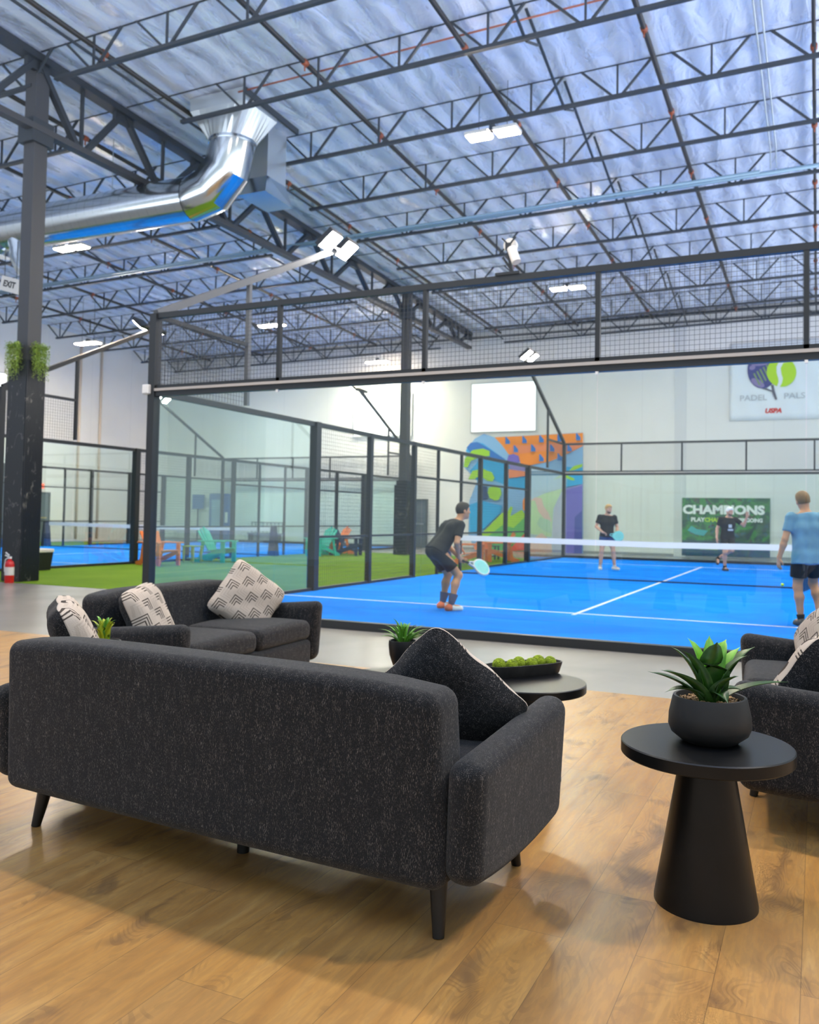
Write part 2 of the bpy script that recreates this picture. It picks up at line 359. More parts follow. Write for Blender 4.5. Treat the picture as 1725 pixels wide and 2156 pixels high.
def window(n, plane, a0, a1, z0, z1):
    w = thing('window_%d' % n, None, None); struct(w)
    fr = mat('window_frame_grey', (0.55, 0.56, 0.57), 0.5)
    if plane == 'back':
        MB().bx(a0, a1, YB - 0.05, YB - 0.02, z0, z1).build('pane', WINEM, w)
        m = MB().bx(a0 - .06, a0, YB - .08, YB, z0 - .06, z1 + .06).bx(a1, a1 + .06, YB - .08, YB, z0 - .06, z1 + .06)
        m.bx(a0, a1, YB - .08, YB, z0 - .06, z0).bx(a0, a1, YB - .08, YB, z1, z1 + .06).bx(a0, a1, YB - .07, YB - 0.05, (z0 + z1) / 2 - .012, (z0 + z1) / 2 + .012)
    else:
        MB().bx(XL + .02, XL + .05, a0, a1, z0, z1).build('pane', WINEM, w)
        m = MB().bx(XL, XL + .08, a0 - .06, a0, z0 - .06, z1 + .06).bx(XL, XL + .08, a1, a1 + .06, z0 - .06, z1 + .06)
        m.bx(XL, XL + .08, a0, a1, z0 - .06, z0).bx(XL, XL + .08, a0, a1, z1, z1 + .06)
    m.build('window_frame', fr, w)
window(1, 'back', -11.1, -8.25, 4.95, 6.75)
window(2, 'back', on_y(995, 850, YB).x, on_y(1129, 850, YB).x, 5.0, 7.02)
pw = on_x(10, 835, XL); window(3, 'left', pw.y - 2.2, pw.y, on_x(10, 886, XL).z, on_x(10, 788, XL).z)
def door(n, plane, a0, a1):
    d = thing('door_%d' % n, None, None); struct(d)
    dk = mat('grey_door', (0.13, 0.16, 0.18), 0.5); fr = mat('door_frame', (0.10, 0.12, 0.13), 0.5)
    if plane == 'left':
        MB().bx(XL, XL + .05, a0, a1, 0.0, 2.05).build('door_leaf', dk, d)
        MB().bx(XL, XL + .09, a0 - .07, a0, 0, 2.12).bx(XL, XL + .09, a1, a1 + .07, 0, 2.12).bx(XL, XL + .09, a0, a1, 2.05, 2.12).build('door_frame', fr, d)
        MB().bx(XL + .05, XL + .09, a0 + .1, a1 - .1, 1.0, 1.06).build('push_bar', mat('brass', (0.5, 0.4, 0.22), 0.4, 0.8), d)
    else:
        MB().bx(a0, a1, YB - .05, YB, 0.0, 2.05).build('door_leaf', dk, d)
        MB().bx(a0 - .07, a0, YB - .09, YB, 0, 2.12).bx(a1, a1 + .07, YB - .09, YB, 0, 2.12).bx(a0, a1, YB - .09, YB, 2.05, 2.12).build('door_frame', fr, d)
        MB().bx(a0 + .1, a1 - .1, YB - .09, YB - .05, 1.0, 1.06).build('push_bar', mat('steel_bar', (0.6, 0.6, 0.6), 0.3, 0.8), d)
door(1, 'left', 16.5, 17.4); x2 = on_y(878, 1100, YB).x; door(2, 'back', x2 - .5, x2 + .45)
pe = on_x(84, 1023, XL)
e = thing('exit_sign', 'small red lit exit sign above the grey door on the left wall', 'exit sign', (XL + .03, pe.y, pe.z))
MB().bx(-.03, .03, -.17, .17, -.1, .1).build('sign_body', mat('red_sign', (0.9, 0.1, 0.06), 0.4, emit=(1, 0.18, 0.1), es=1.2), e)
for i, yy in enumerate((18.9, 20.1)):
    p = MB().tube([(XL + .06, yy, 0.1), (XL + .06, yy, 8.9)], .055, 10).build('wall_conduit', mat('tan_pipe', (0.62, 0.52, 0.42), 0.5), smooth=True)
    tag(p, ('tan riser pipe on the left wall, next to the grey door', 'tan riser pipe on the left wall, further from the grey door')[i], 'pipe', 'riser pipes on the left wall')

# ---------------------------------------------------------------- roof steel
JY = [0.1, 2.5, 4.68, 7.1, 9.5, 11.95, 14.45, 17.05, 19.5, 22.0, 24.3]
GX = -5.45
ORD = ['', 'first', 'second', 'third', 'fourth', 'fifth', 'sixth', 'seventh', 'eighth', 'ninth', 'tenth', 'eleventh']
def joist(y, x0, x1, label, grp):
    j = thing('roof_joist', label, 'roof joist', (0, y, 0), 0, grp)
    def zt(x): return zroof(x, y) + 0.012
    def zb(x): return zroof(x, y) - 0.62
    MB().bar((x0, 0, zt(x0)), (x1, 0, zt(x1)), .03, .05).build('top_chord', STEEL, j)
    b0, b1 = (x0 + (1.5 if x0 > GX - 0.5 and y != 2.5 else 0.4), x1 - (1.2 if x1 < GX + .5 and y != 2.5 else 0.0))
    MB().bar((b0, 0, zb(b0)), (b1, 0, zb(b1)), .085, .065).build('bottom_chord', STEEL, j)
    w = MB(); k0 = math.ceil((b0 - 6.32) / 1.72)
    x = 6.32 + 1.72 * k0
    while x < b1 + 0.2:
        if x > b0 - 0.1:
            w.bar((x - .07, 0, zb(x)), (x - .73, 0, zt(x)), .045, .04).bar((x + .07, 0, zb(x)), (x + .66, 0, zt(x)), .045, .04)
            w.bar((x, 0, zb(x)), (x, 0, zt(x)), .035, .035)
        x += 1.72
    w.build('web', STEEL, j)
for i, y in enumerate(JY):
    joist(y, GX + .1, XR - .2, 'dark open web roof joist over the blue court, %s from the camera' % ORD[i + 1], 'roof joists over the blue court')
    joist(y, XL + .2, GX - .1, 'dark open web roof joist on the left beyond the girder, %s from the camera' % ORD[i + 1], 'roof joists left of the girder')
g = thing('roof_girder', 'heavy dark steel truss girder running between the columns', 'girder', (GX, 0, 0))
def zgt(y): return zroof(GX, y) - .12
ZGB = 8.58
MB().bar((0, -2.3, zgt(-2.3)), (0, 24.4, zgt(24.4)), .28, .14).build('top_chord', STEEL, g)
MB().bar((0, -2.3, ZGB), (0, 24.4, ZGB), .2, .12).build('bottom_chord', CHAR, g)
for a, b in zip(JY[:-1], JY[1:]):
    md = (a + b) / 2
    MB().bar((0, a, zgt(a)), (0, md - .08, ZGB), .13, .1).build('diagonal', STEEL, g)
    MB().bar((0, b, zgt(b)), (0, md + .08, ZGB), .13, .1).build('diagonal', STEEL, g)
    MB().bar((0, md, ZGB), (0, md, zgt(md)), .06, .06).build('vertical', STEEL, g)
    MB().box((0, b, zgt(b) - .12), (.1, .5, .25)).build('gusset_plate', STEEL, g)
PIPE = mat('sprinkler_pipe', (0.028, 0.026, 0.026), 0.5); RUST = mat('orange_coupling', (0.30, 0.075, 0.03), 0.5)
PXS = [-19.2, -16.1, -13.0, -9.95, -6.95, -4.02, -0.72, 2.24, 5.33, 8.02]
for i, x in enumerate(PXS):
    p = thing('sprinkler_pipe', 'dark sprinkler pipe under the roof foil, %s from the left wall' % ORD[i + 1], 'pipe', (x, 0, 0), 0, 'sprinkler pipes')
    MB().tube([(0, -9, zroof(x, -9) - .2), (0, 24.3, zroof(x, 24.3) - .2)], .05 if i < 9 else .035, 10).build('pipe_run', PIPE, p, True)
    for y in np.arange(1.2 + (i * .7) % 2, 24, 3.0):
        c = MB().tube([(0, y, zroof(x, y) - .2), (0, y + .12, zroof(x, y) - .2)], .062, 10).build('coupling', RUST, p, True)
        MB().tube([(0, y + .06, zroof(x, y) - .24), (0, y + .06, zroof(x, y) - .36)], .016, 6).build('sprinkler_head', RUST, c, True)
for xb, nm in ((3.55, 'centre'), (-12.5, 'left')):
    for i in range(1, len(JY) - 1):
        a, b = JY[i], JY[i + 1]
        br = thing('bridging_brace', 'slim diagonal brace between the %s and %s joists, %s bay' % (ORD[i + 1], ORD[i + 2], nm), 'brace', (xb, 0, 0), 0, 'bridging braces')
        MB().bar((0, a + .05, zroof(xb, a) - .08), (0, b - .05, zroof(xb, b) - .6), .05, .03).build('brace_bar', STEEL, br)
        MB().bar((0, a + .1, zroof(xb, a) - .62), (0, a + .75, zroof(xb, a) - .35), .05, .03).build('brace_stub', STEEL, br)
for i, x in enumerate((-3.78, -7.0)):
    t = MB().bar((x, -2, zroof(x, -2) - .56), (x, 24, zroof(x, 24) - .56), .04, .04).build('tie_rod', STEEL)
    tag(t, ('thin tie rod along the joist ends right of the girder', 'thin tie rod along the joist ends left of the girder')[i], 'tie rod')
ORG = mat('orange_conduit_paint', (0.42, 0.14, 0.09), 0.5)
tag(MB().tube([(-2.6, 4.9, zroof(-2.6, 4.9) - .14), (12, 4.9, zroof(12, 4.9) - .14)], .018, 8).build('gas_conduit', ORG, smooth=True), 'thin orange pipe running along the joist near the duct box', 'pipe')
BLU = mat('pale_blue_conduit', (0.20, 0.31, 0.40), 0.4, 0.2)
for i, (yy, dz, x0, x1) in enumerate(((11.75, -.57, -20, 14), (11.2, -.74, -20, 6.9))):
    t = MB().tube([(x0, yy, zroof(x0, yy) + dz), (x1, yy, zroof(x1, yy) + dz)], (.05, .035)[i], 10).build('electrical_conduit', BLU, smooth=True)
    tag(t, ('thicker pale blue conduit strapped along the joist across the court', 'thinner pale blue conduit just below the thicker one')[i], 'conduit')
for i, x in enumerate((7.1, 7.22)):
    t = MB().tube([(x, 4.0, zroof(x, 4) - .1), (x, 11.6, zroof(x, 11.6) - .1), (x, 11.7, zroof(x, 11.7) - .5)], .016, 8).build('grey_conduit', mat('light_conduit', (.5, .55, .57), .4, .5), smooth=True)
    tag(t, ('left one of two slim light grey conduits on the foil at right', 'right one of two slim light grey conduits on the foil at right')[i], 'conduit')
# ---------------------------------------------------------------- columns
def column(x, y, hw, top, hc, label):
    c = thing('building_column', label, 'column', (x, y, 0))
    zt = zgt(y)
    sh = MB().bx(-.14, .14, -.15, .15, hc - .3, zt)
    sh.build('shaft', CHAR, c)
    MB().bx(-.2, .2, -.24, .24, 8.3, 8.75).build('bracket', STEEL, c)
    cl = MB().bx(-hw, hw, -hw, hw, 0, hc)
    n = 12
    for k in range(n):   # fluted face towards the court
        yy = -hw + (k + .5) * 2 * hw / n
        cl.bx(hw, hw + .018, yy - hw / n * .62, yy + hw / n * .62, 0.02, hc - .01)
    cl.bx(-hw - .09, -hw, -hw + .02, hw - .05, 0, hc - .15)
    cl.build('marble_cladding', MARBLE, c)
    return c
column(-5.56, 2.62, .21, 0, 4.15, 'black marble clad column at the left with trailing plants')
column(-5.2, 17.9, .2, 0, 2.6, 'far dark column behind the side fence of the blue court')
LEAF = mat('trailing_leaf', (0.46, 0.60, 0.14), 0.6, vary=0.4, vscale=14)
def trailing(cx, cy, wx, wy, label):
    t = thing('trailing_plant', label, 'plant', (cx, cy, 4.42), 0, 'trailing plants on the column')
    m = MB(); rnd = random.Random(int(cx * 100))
    for _ in range(130):
        x, y = rnd.uniform(-wx, wx), rnd.uniform(-wy, wy); L = rnd.uniform(.15, .68); z = rnd.uniform(-.02, .08)
        while L > 0:
            a = rnd.uniform(0, 2 * PI); d = Vector((math.cos(a), math.sin(a), -.5)) * .035; s2 = Vector((-math.sin(a), math.cos(a), 0)) * .012
            p = Vector((x, y, z)); m.add([p, p + d * .5 + s2, p + d, p + d * .5 - s2], [(0, 1, 2, 3)])
            z -= .03; L -= .03; x += rnd.uniform(-.008, .008); y += rnd.uniform(-.008, .008)
    m.build('foliage', LEAF, t, fix=False)
    MB().rbox((wx * 1.5, wy * 1.5, .06), .02, 2, (0, 0, -.02)).build('planter', mat('moss_planter', (.10, .16, .03), .9), t)
trailing(-5.62, 2.33, .16, .06, 'green trailing plant on the front face of the column')
trailing(-5.27, 2.64, .06, .16, 'green trailing plant on the court side of the column')
# fire extinguisher
fe = thing('fire_extinguisher', 'red fire extinguisher standing at the foot of the black column', 'fire extinguisher', (on_z(19, 1227).x, on_z(19, 1227).y, 0))
RED = mat('extinguisher_red', (0.55, 0.006, 0.006), 0.3)
MB().lathe([(.075, 0), (.08, .02), (.08, .33), (.066, .39), (.028, .42), (.028, .44)], 24).build('cylinder', RED, fe, 40)
MB().bx(-.03, .03, -.02, .02, .44, .48).bar((-.02, 0, .47), (-.12, 0, .5), .02).bar((-.02, 0, .5), (-.11, 0, .55), .02).build('valve_handle', WHITE, fe)
MB().tube([(-.03, 0, .46), (-.11, 0, .42), (-.13, 0, .3), (-.1, -.02, .2)], .012, 8).build('hose', WHITE, fe, True)
MB().lathe([(.081, .14), (.0815, .15), (.0815, .28), (.081, .29)], 24).build('paper_label', mat('paper_label_white', (.7, .65, .62), .7), fe, 40)

# ---------------------------------------------------------------- lamps
def highbay(x, y, label, drop=1.05, rz=0):
    z = zroof(x, y) - drop
    h = thing('high_bay_light', label, 'ceiling light', (x, y, z), rz, 'high bay lights')
    for s in (-.3, .3):
        MB().rbox((.5, .36, .07), .015, 2, (s, 0, .045)).build('lamp_housing', mat('lamp_housing_white', (.6, .6, .58), .5), h)
        MB().bx(s - .22, s + .22, -.15, .15, -.006, .009).build('light_panel', BAYEM, h)
    MB().box((0, 0, .13), (.12, .12, .1)).build('driver_box', STEEL, h)
    m = MB()
    for s in (-.3, .3): m.tube([(s, 0, .08), (s, 0, drop - .01)], .007, 6)
    m.build('hanger_wire', STEEL, h)
highbay(2.19, 6.8, 'warm twin panel ceiling light above the near end of the blue court')
highbay(0.92, 16.9, 'warm twin panel ceiling light above the far end of the blue court')
highbay(-10.55, 17.3, 'warm twin panel ceiling light above the far half of the left court')
highbay(-11.0, 8.4, 'warm twin panel ceiling light just under the round duct')
highbay(-17.1, 14.75, 'warm twin panel ceiling light hanging low above the black lamp arm', 1.75)
highbay(-9.3, 23.3, 'smallest warm twin panel ceiling light close to the back wall', 1.25)
highbay(2.3, -3.2, 'twin panel ceiling light above the lounge, outside the picture')
highbay(12.5, -3.2, 'twin panel ceiling light right of the lounge, outside the picture')
highbay(12.3, 6.9, 'twin panel ceiling light right of the blue court, outside the picture')

# ---------------------------------------------------------------- courts
def wiregrid(m, p0, du, dv, nu, nv, t=.0035):
    p0, du, dv = Vector(p0), Vector(du), Vector(dv)
    for i in range(nu + 1):
        a = p0 + du * (i / nu); m.bar(a, a + dv, t, t)
    for j in range(nv + 1):
        a = p0 + dv * (j / nv); m.bar(a, a + du, t, t)
def back_wall(x0, y, sgn, name, label):
    # y: line of the glass; sgn +1: court lies towards +y
    w = thing('glass_end_wall', label, 'court wall', (x0, y, 0), 0, 'glass end walls of the courts')  # end wall of the court: glass below, wire mesh above
    for x in (0, 10): MB().bx(x - .055, x + .055, -.06, .06, 0, 3.99).build('corner_post', FRAME, w)
    for k in range(5):
        MB().bx(2 * k + .06 if k == 0 else 2 * k + .005, 2 * k + 1.94 if k == 4 else 2 * k + 1.995, -.006, .006, .09, 2.9).build('glass_panel', GLASS, w)
        m = MB(); wiregrid(m, (2 * k + .03, 0, 3.0), (1.94, 0, 0), (0, 0, .95), 39, 19, .0034); m.build('wire_mesh', WIRE, w)
        if k: MB().bx(2 * k - .025, 2 * k + .025, -.03, .03, 2.98, 3.95).build('mesh_post', FRAME, w)
        if k: MB().box((2 * k, sgn * -.025, 2.865), (.03, .03, .03)).build('glass_clamp', WHITE, w)
    MB().bx(-.05, 10.05, -.035, .035, 3.93, 4.0).build('top_rail', FRAME, w)
    MB().bx(.05, 9.95, -.04, .04, 2.88, 2.955).build('middle_rail', FRAME, w)
    MB().bx(.05, 9.95, -.06, .06, 2.948, 2.982).build('rail_cap', RAILSHEEN, w)  # its colour carries the reflected light along the rail
    MB().bx(.05, 9.95, -.03, .03, 2.984, 3.03).build('mesh_rail', FRAME, w)
    MB().bx(.05, 9.95, -.05, .05, 0, .095).build('base_rail', FRAME, w)
    return w
def side_wall(x, y0, label):
    w = thing('side_fence', label, 'court fence', (x, y0, 0), 0, 'side fences of the courts')
    for y in (4, 6, 8, 12, 14, 16):
        t = .075 if y in (4, 16) else .05
        MB().bx(-t, t, y - t, y + t, 0, 2.98).build('fence_post', FRAME, w)
    for y in (9.3, 10.7): MB().bx(-.03, .03, y - .03, y + .03, 0, 2.98).build('gate_post', FRAME, w)
    MB().bx(-.04, .04, .05, 19.95, 2.9, 2.98).build('top_rail', FRAME, w)
    MB().bx(-.03, .03, 8, 16, 2.2, 2.245).build('middle_rail', FRAME, w)
    MB().bx(-.03, .03, 4, 16, .93, .97).build('lower_rail', FRAME, w)
    MB().bx(-.04, .04, .05, 8, 0, .06).build('base_rail', FRAME, w); MB().bx(-.04, .04, 12, 19.95, 0, .06).build('base_rail', FRAME, w)
    for a in (0, 2, 16, 18):
        MB().bx(-.006, .006, a + (.06 if a in (0,) else .01), a + (1.93 if a in (2, 18) else 1.99), .06, 2.9).build('glass_panel', SGLASS, w)
    for a, b, h in ((4, 6, 2.9), (6, 8, 2.9), (8, 9.3, 2.9), (10.7, 12, 2.9), (12, 14, 2.9), (14, 16, 2.9)):
        m = MB(); wiregrid(m, (0, a + .05, .08), (0, b - a - .1, 0), (0, 0, h - .1), int((b - a) / .07), int(h / .07), .0035); m.build('wire_mesh', WIRE, w)
    for a, s in ((0, 1), (20, -1)):
        MB().bar((0, a, 3.965), (0, a + 2 * s, 3.965), .05, .06).build('upper_rail', FRAME, w)
        m = MB(); wiregrid(m, (0, a + .05 * s, 3.0), (0, 1.9 * s, 0), (0, 0, .93), 28, 14, .004); m.build('wire_mesh', WIRE, w)
    return w
FL = []
def mast(x, y, s, face, label, gray):
    # slanted lamp arm rising from a corner post along the side; two flood lamps at its end
    m = thing('floodlight_mast', label, 'floodlight', (x, y, 4.0), 0, 'floodlight masts of the courts')
    MB().bar((0, 0, 0), (0, 4.5 * s, 2.2), .08, .1).build('lamp_arm', gray, m)
    MB().bar((0, 2 * s, -.98), (0, 2 * s, .97), .065, .065).build('support_post', gray, m)
    MB().bar((-.06, 4.42 * s, 2.2), (.1, 4.42 * s, 2.2), .5 * 1.4, .05).build('cross_bar', FRAME, m)
    for k in (-.27, .3):
        n = Vector((face * .62, -.05 * s, -.78)).normalized()
        u = Vector((0, 1, 0)); u = (u - n * u.dot(n)).normalized(); v = n.cross(u)
        R = Matrix((u, v, n)).transposed(); c = Vector((face * .1, 4.42 * s + k, 2.28))
        b = MB().box((0, 0, 0), (.36, .40, .1)); b.v = [tuple(R @ Vector(p) + c) for p in b.v]; b.build('lamp_housing', FRAME, m)
        b = MB().box((0, 0, .057), (.31, .35, .008)); b.v = [tuple(R @ Vector(p) + c) for p in b.v]; b.build('light_panel', FLEM, m)
def net(x0, y, label):
    n = thing('padel_net', label, 'net', (x0, y, 0), 0, 'court nets')
    zt = lambda x: .92 - .04 * (1 - abs(x - 5) / 5)
    t = MB(); w = MB()
    for i in range(20):
        a, b = .05 + 9.9 * i / 20, .05 + 9.9 * (i + 1) / 20
        t.add([(a, -.008, zt(a) - .125), (b, -.008, zt(b) - .125), (b, -.008, zt(b)), (a, -.008, zt(a)), (a, .008, zt(a) - .125), (b, .008, zt(b) - .125), (b, .008, zt(b)), (a, .008, zt(a))],
              [(0, 1, 2, 3), (7, 6, 5, 4), (3, 2, 6, 7), (0, 4, 5, 1)])
    t.build('net_tape', mat('white_net_tape', (.80, .78, .80), .8), n)
    wiregrid(w, (.05, 0, .03), (9.9, 0, 0), (0, 0, .77), 220, 17, .0016); w.build('net_mesh', WIRE, n)
    MB().bar((.05, 0, .025), (9.95, 0, .025), .03, .035).build('bottom_band', mat('navy_band', (.008, .02, .06), .7), n)
    NAVY = mat('navy_post_pad', (.006, .02, .07), .5)
    for x in (0, 10):
        p = MB(); p.prism([(-.16, 0), (.16, 0), (.05, .98), (-.05, .98)], 'y', -.1, .1); p.v = [(q[0] + x + (-.09 if x == 0 else .09), q[1], q[2]) for q in p.v]; p.build('net_post', NAVY, n)
def court_floor(x0, y0, label):
    c = struct(MB().bx(x0, x0 + 10, y0, y0 + 20, 0.0, .012).build('court_surface', COURT)); c['label'] = label
    for a in (3.05, 16.95): MB().bx(x0 + .03, x0 + 9.97, y0 + a - .03, y0 + a + .03, .012, .015).build('court_line', LINE, c)
    MB().bx(x0 + 4.97, x0 + 5.03, y0 + 2.85, y0 + 17.15, .012, .0148).build('court_line', LINE, c)
court_floor(0, 0, 'blue padel court in front with white lines'); court_floor(-18, 4, 'blue padel court further left')
back_wall(0, 0, 1, '', 'near glass and mesh end wall of the blue court behind the lounge')
back_wall(0, 20, -1, '', 'far glass end wall of the blue court in front of the green poster')
side_wall(0, 0, 'left side fence of the blue court along the green turf')
back_wall(-18, 4, 1, '', 'near glass end wall of the left court beside the black column')
back_wall(-18, 24, -1, '', 'far glass end wall of the left court by the back wall')
side_wall(-8, 4, 'right side fence of the left court behind the coloured chairs')
side_wall(-18, 4, 'left side fence of the left court near the grey door')
mast(0, 0, 1, 1, 'grey lamp arm with two glowing floodlights over the near corner of the blue court', LAMPARM)
mast(0, 20, -1, 1, 'lamp arm at the far corner of the blue court in front of the mural', FRAME)
mast(10, 0, 1, -1, 'lamp arm at the near right corner of the blue court, outside the picture', LAMPARM)
mast(10, 20, -1, -1, 'lamp arm at the far right corner of the blue court, outside the picture', LAMPARM)
mast(-8, 4, 1, -1, 'black lamp arm rising behind the column with trailing plants', FRAME)
mast(-8, 24, -1, -1, 'lamp arm of the left court in front of the smaller white window', FRAME)
mast(-18, 24, -1, 1, 'lamp arm of the left court seen through the near corner glass', FRAME)
mast(-18, 4, 1, 1, 'lamp arm of the left court hidden left of the column', FRAME)
net(0, 10, 'net with white top tape across the blue court'); net(-18, 14, 'distant net of the left court behind the teal chair')
b = thing('junction_box', 'small white box on the corner post of the glass wall', 'electrical box', (-.06, -.07, 2.97))
MB().rbox((.11, .07, .13), .012, 2).build('box_body', WHITE, b); MB().box((0, -.037, 0), (.085, .006, .1)).build('box_lid', WHITE, b)
fontmesh('5', .62, None, 'court_number', mat('black_vinyl', (.012, .012, .014), .5), (-8.12, 3.985, on_y(2, 957, 4.0).z), (PI / 2, 0, 0), .012)
tag(bpy.data.objects['court_number'], 'large black numeral on the end glass of the left court, at the picture edge', 'number sign')
# court camera on the near top rail
pc = on_y(1075, 570, 0.0)
cc = thing('court_camera', 'white court camera on a black bracket clamped to the top rail', 'camera', (pc.x, 0, 4.0))
MB().bx(-.16, .12, -.05, .05, 0, .03).build('clamp', FRAME, cc)
MB().bar((.02, 0, .02), (-.03, 0, .32), .035).bar((.04, 0, .02), (-.08, -.03, .2), .025).bar((-.03, 0, .28), (-.03, 0, .36), .05).build('bracket', FRAME, cc)
MB().tube([(-.02, .02, .35), (-.02, .09, .35)], .075, 20).build('camera_dome', mat('dome_white', (.75, .72, .68), .3), cc, 40)
for s in (-1, 1): MB().bar((-.02, .0, .34), (-.02 + s * .08, -.01, .42), .014).build('dome_strut', FRAME, cc)
MB().tube([(.02, -.03, .29), (.09, -.06, .12)], .052, 18).build('camera_body', mat('dome_white'), cc, 40)

# ---------------------------------------------------------------- ductwork
DY = 5.45
d = thing('air_duct', 'round galvanised air duct with elbow hanging under the roof', 'duct', (0, DY, 0))
zc = 8.08; R0 = .475; xe = -3.15
pts = [(-9.75, 0, zc), (xe - 1.0, 0, zc)]
MB().tube(pts, R0, 32, False).build('duct_run', GALV, d, True)
seams = MB()
for k in range(22):
    x = -9.6 + k * .25; seams.tube([(x, 0, zc), (x + .02, 0, zc)], R0 + .0025, 32)
seams.build('duct_seam', GALV, d, 30)
cen = (xe - .98, zc + .98)   # elbow gores
gp = [(cen[0] + .98 * math.sin(a), 0, cen[1] - .98 * math.cos(a)) for a in (0, PI / 6, PI / 3, PI / 2)]
for a, b in zip(gp[:-1], gp[1:]):
    pass
e = MB(); n = 32; rings = []
for i, a in enumerate((0, PI / 6, PI / 3, PI / 2)):
    cpt = Vector(gp[i]); ax = Vector((-math.sin(a), 0, math.cos(a)))   # radial direction
    rings.append([cpt + (Vector((0, 1, 0)) * math.cos(2 * PI * k / n) + ax * math.sin(2 * PI * k / n) * (1.06 if i in (1, 2) else 1)) * R0 for k in range(n)])
vs = [q for r in rings for q in r]
e.add(vs, [(i * n + k, i * n + (k + 1) % n, (i + 1) * n + (k + 1) % n, (i + 1) * n + k) for i in range(3) for k in range(n)])
eo = e.build('duct_elbow', GALV, d, 25)
vx = xe
MB().tube([(vx, 0, zc + .98), (vx, 0, 9.12)], R0, 32, False).tube([(vx, 0, 9.08), (vx, 0, 9.14)], R0 + .02, 32).build('duct_riser', GALV, d, 30)
m = MB(); sq = [(-.75, -.55), (.62, -.55), (.62, .55), (-.75, .55)]; N = 32   # square to round
bot = [(vx + R0 * math.cos(2 * PI * k / N), R0 * math.sin(2 * PI * k / N), 9.12) for k in range(N)]
def sqp(a):
    c, s_ = math.cos(a), math.sin(a); q = max(abs(c), abs(s_)); return (c / q, s_ / q)
top = [(vx + .02 + .7 * sqp(2 * PI * k / N + 1e-4)[0], .55 * sqp(2 * PI * k / N + 1e-4)[1], 9.68) for k in range(N)]
m.add(bot + top, [(k, (k + 1) % N, N + (k + 1) % N, N + k) for k in range(N)])
m.build('transition', GALV2, d)
MB().bx(vx - .68, vx + .72, -.55, .55, 9.68, zroof(vx, DY) - .02).build('plenum_box', GALV2, d)
MB().bar((vx - .6, 0, zc + R0), (vx - .6, 0, 9.6), .012).bar((-6.5, 0, zc + R0), (-6.5, 0, 9.8), .012).build('hanger_strap', GALV2, d)
MB().tube([(-9.75, 0, zc), (-10.1, 0, zc), (-10.35, 0, zc - .2), (-10.4, 0, zc - .5)], R0, 32).build('duct_end', GALV, d, 30)
rx = on_y(556, 390, DY + 1.2).x
r = thing('return_duct', 'square galvanised return duct with flared open bottom beside the elbow', 'duct', (rx, DY + 1.2, 0))
MB().bx(-.2, .30, -.3, .4, 8.75, zroof(rx, DY) - .06).build('duct_box', GALV2, r)
m = MB(); q0 = [(-.2, -.3, 8.75), (.30, -.3, 8.75), (.30, .4, 8.75), (-.2, .4, 8.75)]; q1 = [(-.30, -.55, 8.3), (.44, -.55, 8.3), (.40, .55, 8.3), (-.30, .55, 8.3)]
m.add(q0 + q1, [(0, 1, 5, 4), (1, 2, 6, 5), (2, 3, 7, 6), (3, 0, 4, 7), (4, 5, 6, 7)]); m.build('flared_mouth', GALV, r)
MB().bar((vx + .74, -.6, zroof(vx, DY) - .12), (vx + .74, 1.3, zroof(vx, DY) - .18), .07, .12).build('support_angle', STEEL, d)
# smaller duct branch with lettered outlet at the far left
MB().tube([(-9.3, -.1, 7.75), (-9.25, -.1, 7.55), (-9.2, -.12, 7.3), (-9.02, -.15, 7.05), (-8.88, -.16, 6.95)], [.26, .25, .24, .22, .2], 20).build('branch_elbow', GALV, d, 30)
sg = thing('hanging_sign', 'white hanging sign with dark letters beneath the duct at top left', 'sign', tuple(on_y(22, 600, 5.0)), 0.0)
t = .28
MB().box((0, 0, 0), (.62, .06, .34), Matrix.Rotation(t, 3, 'Y')).build('sign_board', mat('sign_white', (.78, .74, .70), .5), sg)
o = fontmesh('EXIT', .2, sg, 'lettering', mat('sign_black', (.02, .02, .02), .5), (0, -.034, 0), (PI / 2, t, 0), .006, 1.0)
MB().bar((-.2, 0, .2), (-.2, 0, 1.0), .012).bar((.2, 0, .08), (.2, 0, 1.0), .012).build('hanger_rod', STEEL, sg)

# ---------------------------------------------------------------- back wall graphics
YW = YB - .03
def wallpoly(pts, y, name, m, parent, org):
    poly = [(on_y(a, b, y).x - org.x, on_y(a, b, y).z - org.z) for a, b in pts]
    o = MB().prism(poly, 'y', y - org.y, y - org.y + .006).build(name, m, parent); return o
def col(n, c): return mat('paint_' + n, c, 0.6)
ORANGE, BLUE, SKY, AQUA, LIME, GREEN, PURP, LILAC, REDP, NAVYP, TAN, VIOL = (col(*q) for q in (('orange', (.90, .27, .02)), ('blue', (.02, .16, .52)), ('sky', (.23, .46, .75)), ('aqua', (.01, .36, .72)), ('lime', (.33, .62, .02)), ('green', (.10, .42, .10)), ('purple', (.15, .12, .52)), ('lilac', (.24, .22, .55)), ('red', (.72, .10, .05)), ('navy', (.02, .06, .16)), ('tan', (.85, .26, .10)), ('violet', (.06, .07, .36))))
og = on_y(1100, 1160, YW)
mu = thing('wall_mural', 'tall abstract mural in orange blue green and purple on the back wall', 'mural', tuple(og))
def S5(pts): return [(960 + a / 5.75, 880 + b / 5.75) for a, b in pts]
base = S5([(340, 190), (470, 235), (1540, 175), (1540, 1645), (250, 1645), (210, 1560), (150, 1400), (165, 1000), (260, 760), (90, 590), (130, 380), (230, 250)])
